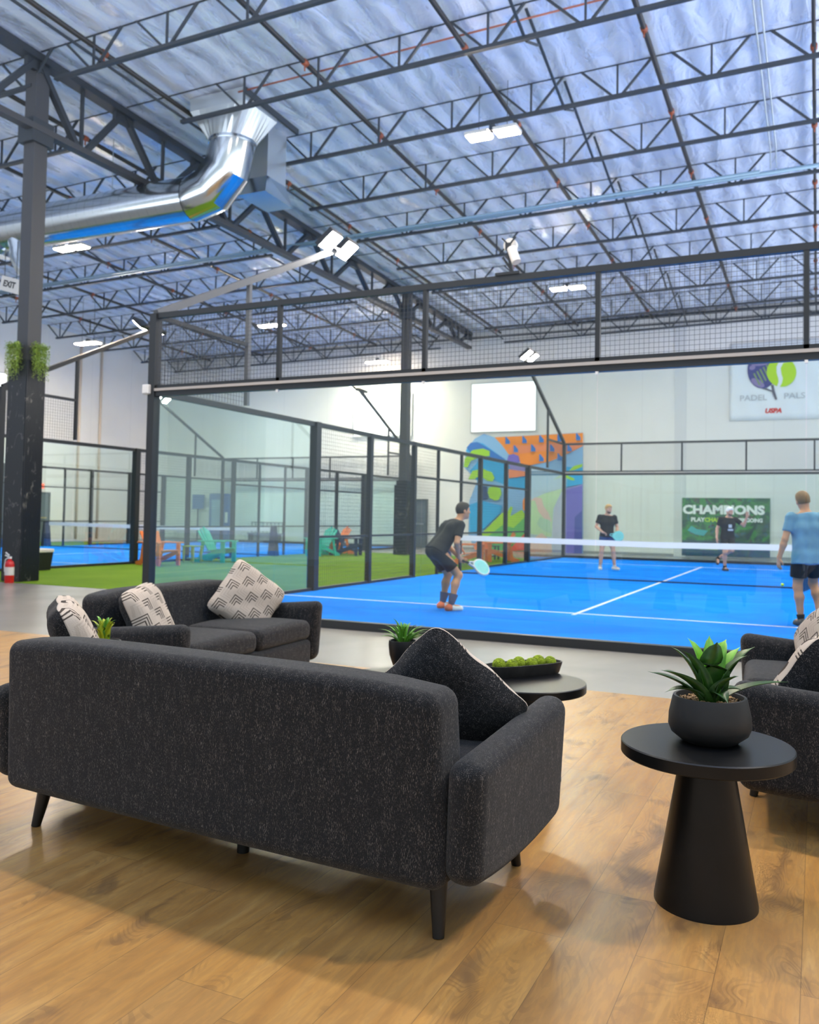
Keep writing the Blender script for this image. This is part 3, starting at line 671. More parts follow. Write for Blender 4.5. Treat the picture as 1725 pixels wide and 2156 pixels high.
layers = [(base, SKY, 'mural_base'),
 (S5([(120, 400), (170, 310), (250, 290), (330, 310), (620, 520), (860, 700), (860, 870), (620, 820), (320, 700), (260, 760), (170, 640), (240, 560), (300, 480)]), AQUA, 'blue_band'),
 (S5([(130, 360), (180, 300), (260, 290), (350, 340), (600, 500), (560, 530), (330, 470), (180, 430)]), BLUE, 'blue_arc'),
 (S5([(470, 235), (1540, 180), (1540, 340), (1340, 440), (1130, 530), (960, 560), (800, 600), (760, 470), (640, 440), (560, 330)]), ORANGE, 'orange_fan'),
 (S5([(620, 400), (700, 330), (900, 330), (1100, 310), (1300, 300), (1540, 290), (1540, 340), (1340, 430), (1050, 400), (800, 430), (700, 440)]), TAN, 'deep_orange_band'),
 (S5([(95, 590), (110, 490), (200, 390), (330, 370), (410, 400), (410, 460), (300, 470), (180, 520), (140, 600)]), LIME, 'lime_leaf'),
 (S5([(150, 745), (200, 640), (330, 615), (440, 660), (470, 730), (440, 770), (380, 760), (290, 700), (220, 740)]), LIME, 'lime_leaf'),
 (S5([(620, 520), (640, 450), (700, 435), (760, 460), (775, 530), (720, 560), (640, 560)]), PURP, 'purple_disc'),
 (S5([(640, 560), (760, 555), (850, 590), (830, 640), (740, 650), (660, 620)]), LILAC, 'lilac_disc'),
 (S5([(640, 620), (860, 650), (860, 700), (640, 730)]), TAN, 'orange_patch'),
 (S5([(860, 510), (910, 480), (960, 510), (960, 560), (870, 570)]), ORANGE, 'orange_disc'),
 (S5([(310, 820), (380, 830), (390, 980), (330, 1000), (300, 960)]), NAVYP, 'navy_patch'),
 (S5([(385, 900), (400, 840), (470, 830), (540, 850), (555, 920), (520, 990), (470, 1000), (410, 970)]), LIME, 'yellow_green_disc'),
 (S5([(320, 1000), (420, 1030), (560, 1060), (540, 1150), (330, 1350), (170, 1400), (165, 1050)]), AQUA, 'blue_patch'),
 (S5([(1340, 590), (1535, 600), (1535, 800), (1360, 830), (1340, 830)]), AQUA, 'blue_patch'),
 (S5([(980, 700), (1010, 690), (1350, 700), (1340, 840), (1060, 890), (930, 880), (930, 720)]), SKY, 'sky_patch'),
 (S5([(1370, 640), (1430, 580), (1535, 555), (1530, 590), (1440, 630)]), LIME, 'lime_blade'),
 (S5([(1180, 750), (1250, 700), (1340, 690), (1430, 730), (1440, 755), (1400, 755), (1300, 710)]), LIME, 'lime_blade'),
 (S5([(860, 1650), (320, 1650), (310, 1400), (560, 1150), (630, 1130), (660, 1070), (690, 1080), (660, 1190), (800, 1110), (860, 1200)]), LIME, 'lime_hill'),
 (S5([(860, 1650), (320, 1650), (330, 1480), (560, 1300), (700, 1330), (860, 1180)]), GREEN, 'green_hill'),
 (S5([(1300, 850), (1060, 920), (900, 1000), (880, 1400), (1160, 1440), (1180, 1100), (1250, 950)]), LIME, 'lime_slope'),
 (S5([(1340, 850), (1535, 800), (1530, 1645), (1180, 1645), (1170, 1300), (1200, 1080), (1260, 950)]), LILAC, 'lilac_slope'),
 (S5([(1340, 870), (1530, 820), (1530, 1645), (1340, 1645)]), PURP, 'purple_slope'),
 (S5([(1440, 1200), (1530, 1120), (1530, 1645), (1430, 1645)]), VIOL, 'violet_slope'),
 (S5([(900, 1000), (960, 960), (1040, 970), (1060, 1060), (1120, 1150), (1160, 1250), (1100, 1260), (1000, 1130), (960, 1000)]), TAN, 'orange_limb'),
 (S5([(860, 920), (860, 1160), (810, 1100), (810, 1000)]), ORANGE, 'orange_limb'),
 (S5([(630, 1610), (860, 1370), (870, 1600)]), REDP, 'red_wedge'),
 (S5([(880, 1500), (1040, 1390), (1160, 1500), (1165, 1645), (880, 1645)]), TAN, 'coral_mound'),
 (S5([(250, 1645), (215, 1560), (250, 1500), (330, 1490), (390, 1560), (390, 1645)]), TAN, 'orange_mound'),
 (S5([(1020, 1200), (1140, 1240), (1160, 1400), (1050, 1360), (980, 1280)]), GREEN, 'green_shade')]
for i, (p, m, n) in enumerate(layers): wallpoly(p, YW - .012 * 0 - .0075 * i, n, m, mu, og)
tri = MB()
for tx, ty in ((600, 230), (805, 220), (1010, 210), (1230, 200), (1455, 185), (700, 330), (910, 320), (1140, 320), (1350, 320), (1010, 440), (1230, 430)):
    q = S5([(tx, ty), (tx + 15, ty), (tx + 55, ty + 50), (tx + 55, ty + 85), (tx, ty + 85)])
    y = YW - .0075 * len(layers) - .01
    tri.prism([(on_y(a, b, y).x - og.x, on_y(a, b, y).z - og.z) for a, b in q], 'y', y - og.y, y - og.y + .006)
tri.build('blue_triangles', BLUE, mu)

p0, p1 = on_y(1437, 1047, YW), on_y(1622, 1047, YW); pb = on_y(1622, 1180, YW)
po = thing('wall_poster', 'large green poster lettered in white hung behind the far glass', 'poster', ((p0.x + p1.x) / 2, YW, .06))
PW_, PH_ = p1.x - p0.x, p0.z - .02 - .06
def poster_mat():
    m = mat('poster_print', rough=.5); nt, b = bsdf(m); o = objco(nt)
    f = noise(nt, o, 1.7, 3, 1.5); g = noise(nt, o, 3.3, 3, .8); s = nd(nt, 'SeparateXYZ', {0: o})
    c = ramp(nt, f, [(.3, (.02, .05, .06)), (.45, (.03, .11, .05)), (.55, (.05, .26, .05)), (.62, (.06, .07, .06)), (.72, (.10, .06, .05))])
    c = mixc(nt, ramp(nt, g, [(.6, 0.0), (.66, .7)]), c, (.03, .12, .20))
    low = ramp(nt, mth(nt, 'SUBTRACT', s.outputs[2], .55), [(0.0, .8), (.05, 0.0)])
    sock(nt, b, 'Base Color', mixc(nt, low, c, (.02, .05, .12))); return m
MB().bx(-PW_ / 2, PW_ / 2, -.02, 0, 0, PH_).build('poster_sheet', poster_mat(), po)
PWHITE = mat('poster_white', (.85, .86, .85), .6); PLIME = mat('poster_lime', (.45, .68, .02), .6)
fontmesh('CHAMPIONS', .44, po, 'headline', PWHITE, (-.08, -.024, PH_ - .46), (PI / 2, 0, 0), .022, 1.16)
fontmesh('PLAY', .21, po, 'subline', PWHITE, (-PW_ / 2 + .58, -.024, PH_ - .83), (PI / 2, 0, 0), .01, 1.05)
fontmesh('CHAMPS', .21, po, 'subline', PLIME, (-.33, -.024, PH_ - .83), (PI / 2, 0, 0), .01, 1.0)
fontmesh('KEEP GOING', .19, po, 'subline', PWHITE, (.82, -.024, PH_ - .83), (PI / 2, 0, 0), .01, .9)
MB().bx(-.9, -.2, -.024, -.02, .43, .47).bx(-.9, -.35, -.024, -.02, .33, .37).bx(-.9, -.25, -.024, -.02, .23, .27).build('small_print', mat('poster_olive', (.30, .36, .08), .6), po)
m = MB(); m.prism([(-PW_ / 2 + .2, .95), (-PW_ / 2 + .35, 1.12), (-PW_ / 2 + .55, 1.0), (-PW_ / 2 + .95, .95), (-PW_ / 2 + .8, .75), (-PW_ / 2 + .5, .8)], 'y', -.026, -.02); m.build('teal_emblem', mat('poster_teal', (.05, .38, .42), .6), po)

bz0, bz1 = on_y(1600, 885, YW).z, 8.05
bx0 = on_y(1537, 800, YW).x; bx1 = on_y(1722, 800, YW).x + .35
ba = thing('wall_banner', 'white banner with padel racket and lime ball emblem high on the back wall', 'banner', ((bx0 + bx1) / 2, YW, bz0))
bw = (bx1 - bx0) / 2; bh = bz1 - bz0
m = MB(); nu = 24
vs = [(-bw + 2 * bw * i / nu, -.02 - .018 * math.sin(i * 1.3 + j * .9), bh * j / 12) for j in range(13) for i in range(nu + 1)]
m.add(vs, [(j * (nu + 1) + i, j * (nu + 1) + i + 1, (j + 1) * (nu + 1) + i + 1, (j + 1) * (nu + 1) + i) for j in range(12) for i in range(nu)])
sol = m.build('banner_cloth', mat('banner_white', (.72, .76, .80), .45), ba, True, False)
md = sol.modifiers.new('thick', 'SOLIDIFY'); md.thickness = .004
def bp(a, b):   # emblem drawing, zoomed pixel -> banner plane
    q = on_y(1520 + a / 8.415, 740 + b / 8.415, YW); return (q.x - (bx0 + bx1) / 2, q.z - bz0)
def bpoly(pts, y, name, m): MB().prism([bp(a, b) for a, b in pts], 'y', y, y + .005).build(name, m, ba)
def ell(cx, cy, rx, ry, n=36, a0=0, a1=2 * PI, rot=0.0):
    out = []
    for k in range(n):
        t_ = a0 + (a1 - a0) * k / (n if a1 - a0 > 6.2 else n - 1); x, y = rx * math.cos(t_), ry * math.sin(t_)
        out.append((cx + x * math.cos(rot) - y * math.sin(rot), cy + x * math.sin(rot) + y * math.cos(rot)))
    return out
RK = mat('racket_print_indigo', (.035, .04, .20), .5); RK2 = mat('racket_print_mauve', (.22, .17, .36), .5); BALL = mat('ball_print_lime', (.42, .66, .0), .5); BW = mat('banner_white'); DG = mat('print_dark_grey', (.10, .10, .13), .5); LG = mat('print_grey', (.46, .49, .52), .5)
bpoly(ell(720, 330, 262, 330), -.048, 'emblem_racket', RK)
bpoly(ell(640, 560, 130, 60, rot=.5), -.052, 'emblem_shine', RK2); bpoly(ell(545, 290, 55, 40, rot=-.4), -.052, 'emblem_shine', RK2); bpoly(ell(700, 210, 170, 45, rot=-.15), -.052, 'emblem_shine', RK2)
st = MB()
for k in range(6):
    a = 560 + k * 55; b = 400 - k * 38
    st.prism([bp(a, b), bp(a + 26, b - 14), bp(a + 130, b + 190), bp(a + 104, b + 204)], 'y', -.056, -.051)
st.build('emblem_strings', mat('print_sage', (.17, .26, .12), .5), ba)
bpoly([(790, 650), (870, 590), (920, 600), (940, 700), (985, 850), (950, 865), (890, 720), (700, 660)], -.049, 'emblem_handle', DG)
bpoly([(800, 655), (870, 605), (890, 690)], -.054, 'emblem_throat', BW)
bpoly(ell(1062, 370, 262, 262), -.058, 'emblem_ball', BALL)
bpoly([(1160, 108), (1190, 190), (1090, 210), (1045, 300), (1060, 400), (1085, 480), (1070, 560), (1030, 635), (980, 625), (1010, 545), (1005, 480), (975, 380), (975, 270), (1020, 180), (1090, 130)], -.063, 'emblem_seam', BW)
q0 = bp(560, 830); q1 = bp(1290, 790); q2 = bp(910, 1055)
fontmesh('PADEL', .30, ba, 'lettering', LG, (q0[0], -.045, q0[1]), (PI / 2, 0, 0), .004, 1.1)
fontmesh('PALS', .30, ba, 'lettering', LG, (q1[0], -.045, q1[1]), (PI / 2, 0, 0), .004, 1.15)
fontmesh('USPA', .23, ba, 'lettering', mat('print_red', (.62, .04, .03), .5), (q2[0], -.045, q2[1]), (PI / 2, 0, 0), .012, 1.05, shear=.25)

# ---------------------------------------------------------------- lounge furniture
def taper_leg(m, top, bot, r0, r1): m.tube([top, bot], [r0, r1], 20)
def sofa(name, label, L, D, loc, rz, ncush, grp, mid=False, lx=None):
    s = thing(name, label, 'sofa', loc, rz, grp)
    hl = L / 2; zb = .17; AW = .13
    # back: full-height panel, leaning slightly, rounded over the top
    def fb(q):
        t = (q.z + .315) / .63
        y = q.y * (1.0 - .12 * t) - .035 * t
        x = q.x * (1 - .012 * t)
        z = q.z + (.014 - .03 * (abs(q.x) / (hl - AW)) ** 6 if t > .8 else 0)
        y += .03 * (1 - (q.x / hl) ** 2) * (-1 if q.y < 0 else 0) * .6
        return (x, y, z)
    MB().rbox((L - 2 * AW + .03, .21,   .63), .05, 6, (0, -D / 2 + .105, zb + .315), fb, 10).build('back', FAB, s, True)
    for sx in (-1, 1):
        def fa(q, sx=sx):
            t = (q.z + .225) / .45; u = q.y / (D / 2)
            return (q.x + sx * .02 * t, q.y * (1 - .05 * (1 - t)), q.z + .04 * u * t + .03 * u * u * max(0, 1 - t))
        MB().rbox((AW, D, .45), .058, 6, (sx * (hl - AW / 2), 0, zb + .225), fa, 6).build('arm', FAB, s, True)
    MB().rbox((L - 2 * AW, D - .16, .2), .04, 4, (0, .05, zb + .1)).build('seat_base', FAB, s, True)
    cw = (L - 2 * AW) / ncush
    for k in range(ncush):
        def fc(q): return (q.x, q.y, q.z + (.025 * (1 - (2 * q.x / cw) ** 2) * (1 - (q.y / (D / 2)) ** 2) if q.z > 0 else 0))
        MB().rbox((cw - .008, D - .24, .15), .055, 5, (-hl + AW + cw * (k + .5), .09, zb + .27), fc, 5).build('seat_cushion', FAB, s, True)
    for sx in (-1, 1):
        for sy in (-1, 1):
            ax = (lx[0] if sx < 0 else lx[1]) if lx else hl - .19
            taper = MB(); taper_leg(taper, (sx * (ax - .02), sy * (D / 2 - .12), zb + .02), (sx * ax, sy * (D / 2 - .085), 0.004), .032, .0185)
            taper.build('leg', BLACKLEG, s, 40)
    if mid: MB().tube([(0, -.1, zb + .01), (0, -.1, .004)], .024, 16).build('middle_leg', BLACKLEG, s, 40)
    return s
S1 = sofa('sofa', 'charcoal tweed three seat sofa in front, its back to the camera', 2.29, .82, (6.045, -5.80, 0), math.radians(-3.3), 3, 'tweed sofas', True, (.93, .985))
S2 = sofa('loveseat', 'charcoal loveseat at the far left with two patterned pillows', 1.76, .90, (4.13, -3.80, 0), math.radians(-90 + 3.5), 2, 'tweed sofas')
S3 = sofa('loveseat', 'charcoal loveseat cut off at the right behind the round side table', 1.76, .90, (8.165, -3.93, 0), math.radians(90 + 3.5), 2, 'tweed sofas', False, (.28, .70))

def pillow(label, a, b, c, up_hint=None, size=.45, thick=.15):
    """a: top corner, b and c: the two side corners of a diamond, as points; the cream face looks along n."""
    a, b, c = Vector(a), Vector(b), Vector(c); cen = (b + c) / 2
    e1 = (b - a).normalized(); e2 = (c - a); e2 = (e2 - e1 * e2.dot(e1)).normalized(); n = e1.cross(e2)
    cen = a + (e1 + e2) * size / 2
    return cen, Matrix((e1, e2, n)).transposed().to_4x4()
def make_pillow(label, cen, R, size=.45, thick=.17):
    p = thing('throw_pillow', label, 'pillow', cen, 0, 'patterned throw pillows'); p.rotation_euler = R.to_3x3().to_euler()
    N = 22; m = MB()
    def pt(i, j, s):
        u, v = 2 * i / N - 1, 2 * j / N - 1
        r_ = max(abs(u), abs(v), 1e-6); q_ = (abs(u) ** 10 + abs(v) ** 10) ** .1; k_ = r_ / max(q_, 1e-6)
        k_ *= 1 - .02 * (1 - min(abs(u), abs(v))) * r_ ** 4 + .012 * math.sin(9 * math.atan2(v, u) + size * 50) * r_ ** 6
        h = max(0, (1 - u ** 4) * (1 - v ** 4)) ** .5
        w = .004 * math.sin(7 * u + 3 * v)
        return (u * size / 2 * k_, v * size / 2 * k_, s * (thick / 2 * h + .003) + w)
    for s, mi in ((1, 0), (-1, 1)):
        vs = [pt(i, j, s) for j in range(N + 1) for i in range(N + 1)]
        fs = [(j * (N + 1) + i, j * (N + 1) + i + 1, (j + 1) * (N + 1) + i + 1, (j + 1) * (N + 1) + i) for j in range(N) for i in range(N)]
        if s < 0: fs = [f[::-1] for f in fs]
        mm = MB(); mm.add(vs, fs)
        mm.build('cream_cover' if s > 0 else 'charcoal_back', CHEV if s > 0 else FABP, p, True, False)
    ed = MB(); per = [(i, 0) for i in range(N)] + [(N, j) for j in range(N)] + [(N - i, N) for i in range(N)] + [(0, N - j) for j in range(N)]
    vs = [pt(i, j, 1) for i, j in per] + [pt(i, j, -1) for i, j in per]; K = len(per)
    ed.add(vs, [(k, (k + 1) % K, K + (k + 1) % K, K + k) for k in range(K)]); ed.build('seam_edge', CHEV, p, True, False)
    return p
def frame(n, spin):
    """rotation whose z axis is n, turned by spin about n (spin 45 puts a corner at the top)"""
    n = Vector(n).normalized(); x = Vector((0, 0, 1)).cross(n).normalized(); y = n.cross(x)
    c, s = math.cos(spin), math.sin(spin)
    return Matrix((x * c + y * s, -x * s + y * c, n)).transposed().to_4x4()
D2R = math.radians
# sofa 1
c = (on_y(912, 1310, -5.93) + on_y(1100, 1500, -5.80) * 0 + on_y(912, 1310, -5.93)) / 2
make_pillow('pillow leaning on the right arm of the front sofa, dark back to the camera', on_y(932, 1482, -5.78), frame((-.20, .93, .33), D2R(43)), .475)
make_pillow('pillow on the left end of the front sofa, cream face edge on', on_y(163, 1352, -5.66), frame((.62, .66, .42), D2R(6)), .44)
# sofa 2
make_pillow('cream pillow at the near arm of the far loveseat', on_x(312, 1300, 4.06), frame((.88, .25, .40), D2R(8)), .44)
make_pillow('cream diamond tilted pillow in the far corner of the far loveseat', on_x(521, 1262, 4.05), frame((.82, -.50, .24), D2R(52)), .485)
# sofa 3
make_pillow('cream pillow at the far arm of the right loveseat', (8.16, -3.42, .66), frame((-.80, -.50, .30), D2R(40)), .48)
make_pillow('pillow lying against the near arm of the right loveseat, dark back up', (8.12, -4.42, .60), frame((-.50, .62, .45), D2R(20)), .46)

def cone_table(label, x, y, h, r, rt=.10, rb=.178):
    t = thing('round_side_table', label, 'side table', (x, y, 0), 0, 'round black tables')
    MB().lathe([(r - .004, h - .045), (r, h - .041), (r, h - .004), (r - .004, h)], 72).build('tabletop', BLACKWOOD, t, 40)
    MB().lathe([(rb, .004), (rb, .012), (rt, h - .047), (rt, h - .044)], 56).build('cone_base', BLACKWOOD, t, 40)
    return t
cone_table('black cone based side table in front holding the agave bowl', 7.745, -5.53, .555, .295, .09, .176)
cone_table('black round table holding the tray of moss balls', 6.74, -4.48, .5, .3)
cone_table('black round table behind the front sofa holding the small leafy pot', 5.98, -4.52, .46, .27)
cone_table('black round table in the corner between the two sofas', 4.50, -5.14, .52, .27)

def blade(m, a, ctrl, tip, w, nseg=9, fold=.25, up=Vector((0, 0, 1))):
    a, ctrl, tip = Vector(a), Vector(ctrl), Vector(tip); prevs = []
    vs = []
    for i in range(nseg + 1):
        t = i / nseg; p = a * (1 - t) ** 2 + ctrl * 2 * t * (1 - t) + tip * t * t
        d = ((ctrl - a) * (1 - t) + (tip - ctrl) * t).normalized()
        s = d.cross(up)
        if s.length < .15: s = d.cross(Vector((RT.x, RT.y, 0)).cross(Vector((0, 0, 1))))
        s.normalize(); nn = s.cross(d)
        ww = w / 2 * (.55 + .9 * t - 1.45 * t * t + .0) / .70 if t < .999 else 0.0008
        ww = max(ww * (1 if t < .85 else (1 - t) / .15 * .9 + .1), .0006)
        vs += [p - s * ww + nn * ww * fold, p - nn * 0, p + s * ww + nn * ww * fold, p - nn * .0035 * (1 - t)]
    fs = []
    for i in range(nseg):
        b = 4 * i
        fs += [(b, b + 1, b + 5, b + 4), (b + 1, b + 2, b + 6, b + 5), (b + 2, b + 3, b + 7, b + 6), (b + 3, b, b + 4, b + 7)]
    m.add(vs, fs)
def leaf_mat(name, c0, c1):
    m = mat(name, rough=.42, spec=.45); nt, b = bsdf(m); o = objco(nt)
    f = noise(nt, vmul(nt, o, (1, 1, 1)), 22, 3)
    sock(nt, b, 'Base Color', ramp(nt, f, [(.3, c0), (.7, c1)])); b.inputs['Subsurface Weight'].default_value = 0.0; return m
AG = leaf_mat('agave_leaf', (.012, .05, .006), (.035, .12, .010)); AG2 = leaf_mat('agave_young_leaf', (.09, .33, .012), (.19, .50, .03))
FH = Vector((FW.x, FW.y, 0)).normalized(); RH = Vector((RT.x, RT.y, 0)).normalized()
BOWLM = mat('dark_stoneware', (.0145, .0138, .0132), .55, vary=.3, vscale=7)
def bowl(o, z0, r, h, rim, m):
    prof = [(r * .62, 0), (r * .68, .004), (r * .93, h * .2), (r, h * .36), (r * .985, h * .6), (rim * 1.06, h * .93), (rim * 1.03, h), (rim * .95, h), (rim * .93, h * .93), (rim * .9, h * .8)]
    MB().lathe(prof, 64, (0, 0, z0)).build('bowl', m, o, 40)
ZT = .555
ap = Vector((7.752, -5.50, ZT))
A = thing('potted_agave', 'green agave in a low dark bowl with pebbles on the front side table', 'potted plant', ap)
bowl(A, 0, .143, .16, .122, BOWLM)
pb_ = MB(); rnd = random.Random(3)
for _ in range(420):
    a, rr = rnd.uniform(0, 2 * PI), .112 * math.sqrt(rnd.random()); s = rnd.uniform(.003, .0065)
    pb_.sphere((rr * math.cos(a), rr * math.sin(a), .138 + rnd.uniform(0, .008)), s, 6, 4, (1, 1.3, .7))
g_ = pb_.build('pebbles', mat('tan_pebbles', (.36, .22, .10), .6, vary=.7, vscale=130), A, True); g_['kind'] = 'stuff'
def ag_tip(px, py, f): # tip on the sight line at a depth offset f from the plant axis
    dpl = (ap - CAM).dot(FH) + f; r_ = ray(px, py); return CAM + r_ * (dpl / r_.dot(FH)) - ap
AGL = [(1448, 1343, .05, .05, 1), (1494, 1338, .09, .03, 1), (1511, 1352, -.04, .062, 0), (1530, 1346, .05, .05, 1), (1560, 1362, .06, .035, 1), (1590, 1362, .03, .045, 0), (1574, 1380, -.03, .055, 0),
       (1410, 1360, .03, .04, 0), (1434, 1368, -.03, .058, 0), (1393, 1411, -.06, .06, 0), (1364, 1414, .02, .04, 0), (1400, 1458, -.04, .036, 0), (1662, 1436, -.02, .036, 0), (1556, 1424, -.08, .055, 0), (1534, 1482, -.11, .04, 0), (1568, 1456, -.02, .036, 0), (1470, 1390, .09, .045, 1)]
for px, py, f, w, mi in AGL:
    tip = ag_tip(px, py, f); b0 = Vector((tip.x * .12, tip.y * .12, .14))
    hor = Vector((tip.x, tip.y, 0)); ct = Vector((tip.x * .42, tip.y * .42, .14 + max(.07, (tip.z - .14) * .78)))
    m = MB(); blade(m, b0, ct, tip, w * 1.85, 12, .3); m.build('leaf', AG2 if mi else AG, A, True)
def grassy(o, n, z0, rr, L, ms, spread, seed, w=.012):
    rnd = random.Random(seed)
    for k in range(n):
        a = 2 * PI * k / n * 2.4 + rnd.uniform(-.3, .3); e = rnd.uniform(.35, 1.0) * spread; l = L * rnd.uniform(.75, 1.1)
        b0 = Vector((.02 * math.cos(a), .02 * math.sin(a), z0)); tip = Vector((l * e * math.cos(a), l * e * math.sin(a), z0 + l * (1.05 - .75 * e)))
        ct = Vector((tip.x * .4, tip.y * .4, z0 + (tip.z - z0) * .85 + .02))
        m = MB(); blade(m, b0, ct, tip, w, 7, .3); m.build('leaf', ms[k % len(ms)], o, True)
GR = leaf_mat('grass_leaf', (.07, .25, .02), (.16, .42, .05)); YG = leaf_mat('yellow_green_leaf', (.30, .38, .01), (.48, .55, .02)); RDL = mat('red_tipped_leaf', (.35, .09, .03), .5)
pp = on_z(848, 1404, .46)
Pt = thing('potted_plant', 'small spiky green plant in a tall black pot behind the front sofa', 'potted plant', (pp.x, pp.y, .46))
MB().lathe([(.045, 0), (.055, .004), (.078, .07), (.085, .13), (.082, .155), (.074, .155), (.072, .14)], 40).build('pot', mat('matt_black_pot', (.01, .01, .011), .45), Pt, 40)
grassy(Pt, 40, .13, .06, .185, [GR], 1.0, 5, .019)
Pt2 = thing('potted_plant', 'yellow green spiky plant showing beside the left pillow of the front sofa', 'potted plant', (4.50, -5.14, .52))
bowl(Pt2, 0, .10, .10, .085, BOWLM); grassy(Pt2, 18, .09, .05, .17, [YG, YG, GR], .75, 9, .028)
# tray with moss balls
tx = Vector((6.665, -4.32, .5)); ta = math.atan2(.41, .30)
T = thing('wooden_tray', 'long dark trough shaped tray on the round table', 'tray', tx, ta)
m = MB(); prof = [(0, 1.0 * .8), (.012, .86), (.05, .99), (.062, 1.0), (.062, .92), (.03, .84), (.022, .70)]
def stad(sc, z, n=28):
    out = []
    for k in range(n):
        a = 2 * PI * k / n; ca, sa = math.cos(a), math.sin(a)
        q = (abs(ca) ** 3.2 + abs(sa) ** 3.2) ** (-1 / 3.2)
        out.append(((.235 - .085 * (1 - sc)) * q * ca, .085 * sc * q * sa, z))
    return out
rg = [stad(s, z) for z, s in prof]; n = 28
m.add([p for r in rg for p in r], [(i * n + k, i * n + (k + 1) % n, (i + 1) * n + (k + 1) % n, (i + 1) * n + k) for i in range(len(rg) - 1) for k in range(n)] + [tuple(range(n))[::-1], tuple((len(rg) - 1) * n + k for k in range(n))])
m.build('tray_body', mat('charred_wood', (.018, .017, .016), .6, vary=.4, vscale=20), T, 50)
MOSS = mat('moss', (.24, .33, .012), .95, vary=.5, vscale=60, bump=1.0, bscale=150)
for k, (a, b, r) in enumerate(((-.150, .014, .037), (-.088, -.014, .034), (-.022, .014, .037), (.040, -.014, .034), (.106, .014, .037), (.166, -.012, .034))):
    w = rotz(ta) @ Vector((a, b, 0)); m = MB().sphere((0, 0, 0), r, 28, 18); rr = random.Random(k)
    m.v = [tuple(Vector(q) * (1 + rr.uniform(-.035, .035))) for q in m.v]
    o = m.build('moss_ball', MOSS, None, True); o.location = (tx.x + w.x, tx.y + w.y, .5 + .022 + r * .97)
    tag(o, 'green moss ball in the tray, %s from its near end' % ORD[k + 1], 'moss ball', 'moss balls in the tray')
# bin beside the left court
B = thing('waste_bin', 'black bin with a white top between the column and the left court', 'bin', (-7.76, 4.9, 0))
m = MB(); m.add([(-.16, -.16, 0), (.16, -.16, 0), (.16, .16, 0), (-.16, .16, 0), (-.20, -.20, .4), (.20, -.20, .4), (.20, .20, .4), (-.20, .20, .4)], [(3, 2, 1, 0), (0, 1, 5, 4), (1, 2, 6, 5), (2, 3, 7, 6), (3, 0, 4, 7), (4, 5, 6, 7)]); m.build('bin_body', mat('bin_black', (.008, .008, .009), .4), B)
MB().rbox((.43, .43, .08), .02, 2, (0, 0, .44)).build('bin_lid', mat('bin_white', (.7, .66, .62), .5), B)

# ---------------------------------------------------------------- adirondack chairs
def adirondack(label, loc, rz, color, cname):
    m_ = mat('chair_' + cname, color, .45)
    c = thing('adirondack_chair', label, 'garden chair', loc, rz, 'adirondack chairs on the turf')
    # faces local +y
    for k in range(5):
        x = -.22 + .11 * k; top = .95 - .05 * abs(k - 2)
        MB().bar((x * .75, -.18, .30), (x * 1.1, -.50, top), .095, .022, up=(0, 1, .4)).build('back_slat', m_, c)
    MB().bar((-.27, -.37, .56), (.27, -.37, .56), .03, .06).build('back_rail', m_, c)
    st = MB()
    for k in range(6):
        t = k / 5; st.box((0, -.2 + .52 * t, .30 + .08 * t), (.52, .09, .022), Matrix.Rotation(.15, 3, 'X'))
    st.build('seat', m_, c)
    for s in (-1, 1):
        MB().bar((s * .27, -.62, .02), (s * .27, .34, .36), .03, .11).build('side_rail', m_, c)
        MB().bx(s * .3 - .02, s * .3 + .02, .24, .36, 0, .56).build('front_leg', m_, c)
        MB().bar((s * .29, -.42, .0), (s * .29, -.30, .56), .03, .09).build('rear_leg', m_, c)
        MB().rbox((.14, .82, .03), .012, 2, (s * .33, -.02, .575)).build('arm', m_, c)
    return c
OC, TC, NC = (.86, .22, .04), (.02, .50, .40), (.012, .03, .09)
def ontf(px, py): q = on_z(px, py, 0.006); return (q.x, q.y, .006)
adirondack('orange adirondack chair half hidden by the corner post, nearest on the turf', ontf(338, 1190), D2R(-100), OC, 'orange')
adirondack('teal adirondack chair standing in front of the left court', ontf(460, 1183), D2R(-82), TC, 'teal')
adirondack('teal adirondack chair further back beside the navy one', ontf(674, 1170), D2R(165), TC, 'teal')
adirondack('navy adirondack chair beyond the teal ones on the turf', ontf(736, 1169), D2R(-75), NC, 'navy')
adirondack('orange adirondack chair hidden behind the far teal chair', ontf(704, 1166), D2R(150), OC, 'orange')
adirondack('orange adirondack chair below the mural, left of the dark stool', ontf(992, 1189), D2R(-70), OC, 'orange')
adirondack('orange adirondack chair below the mural, right of the dark stool', ontf(1048, 1182), D2R(120), OC, 'orange')
def stool(label, loc, m_, h=.45, w=.42):
    c = thing('small_table', label, 'small table', loc)
    st = MB()
    for k in range(4): st.bx(-w / 2, w / 2, -w / 2 + k * w / 4, -w / 2 + k * w / 4 + w / 4 - .012, h - .025, h)
    st.build('tabletop', m_, c)
    for sx in (-1, 1):
        for sy in (-1, 1): MB().bx(sx * (w / 2 - .05) - .022, sx * (w / 2 - .05) + .022, sy * (w / 2 - .05) - .022, sy * (w / 2 - .05) + .022, 0, h - .025).build('leg', m_, c)
    MB().bx(-w / 2 + .05, w / 2 - .05, -.05, .05, .1, .125).build('stretcher', m_, c)
stool('small lime slatted table between the orange and teal chairs', ontf(405, 1184), mat('chair_lime', (.33, .42, .06), .5))
stool('small dark slatted table between the orange chairs below the mural', ontf(1036, 1178), mat('chair_dark', (.02, .03, .04), .5))
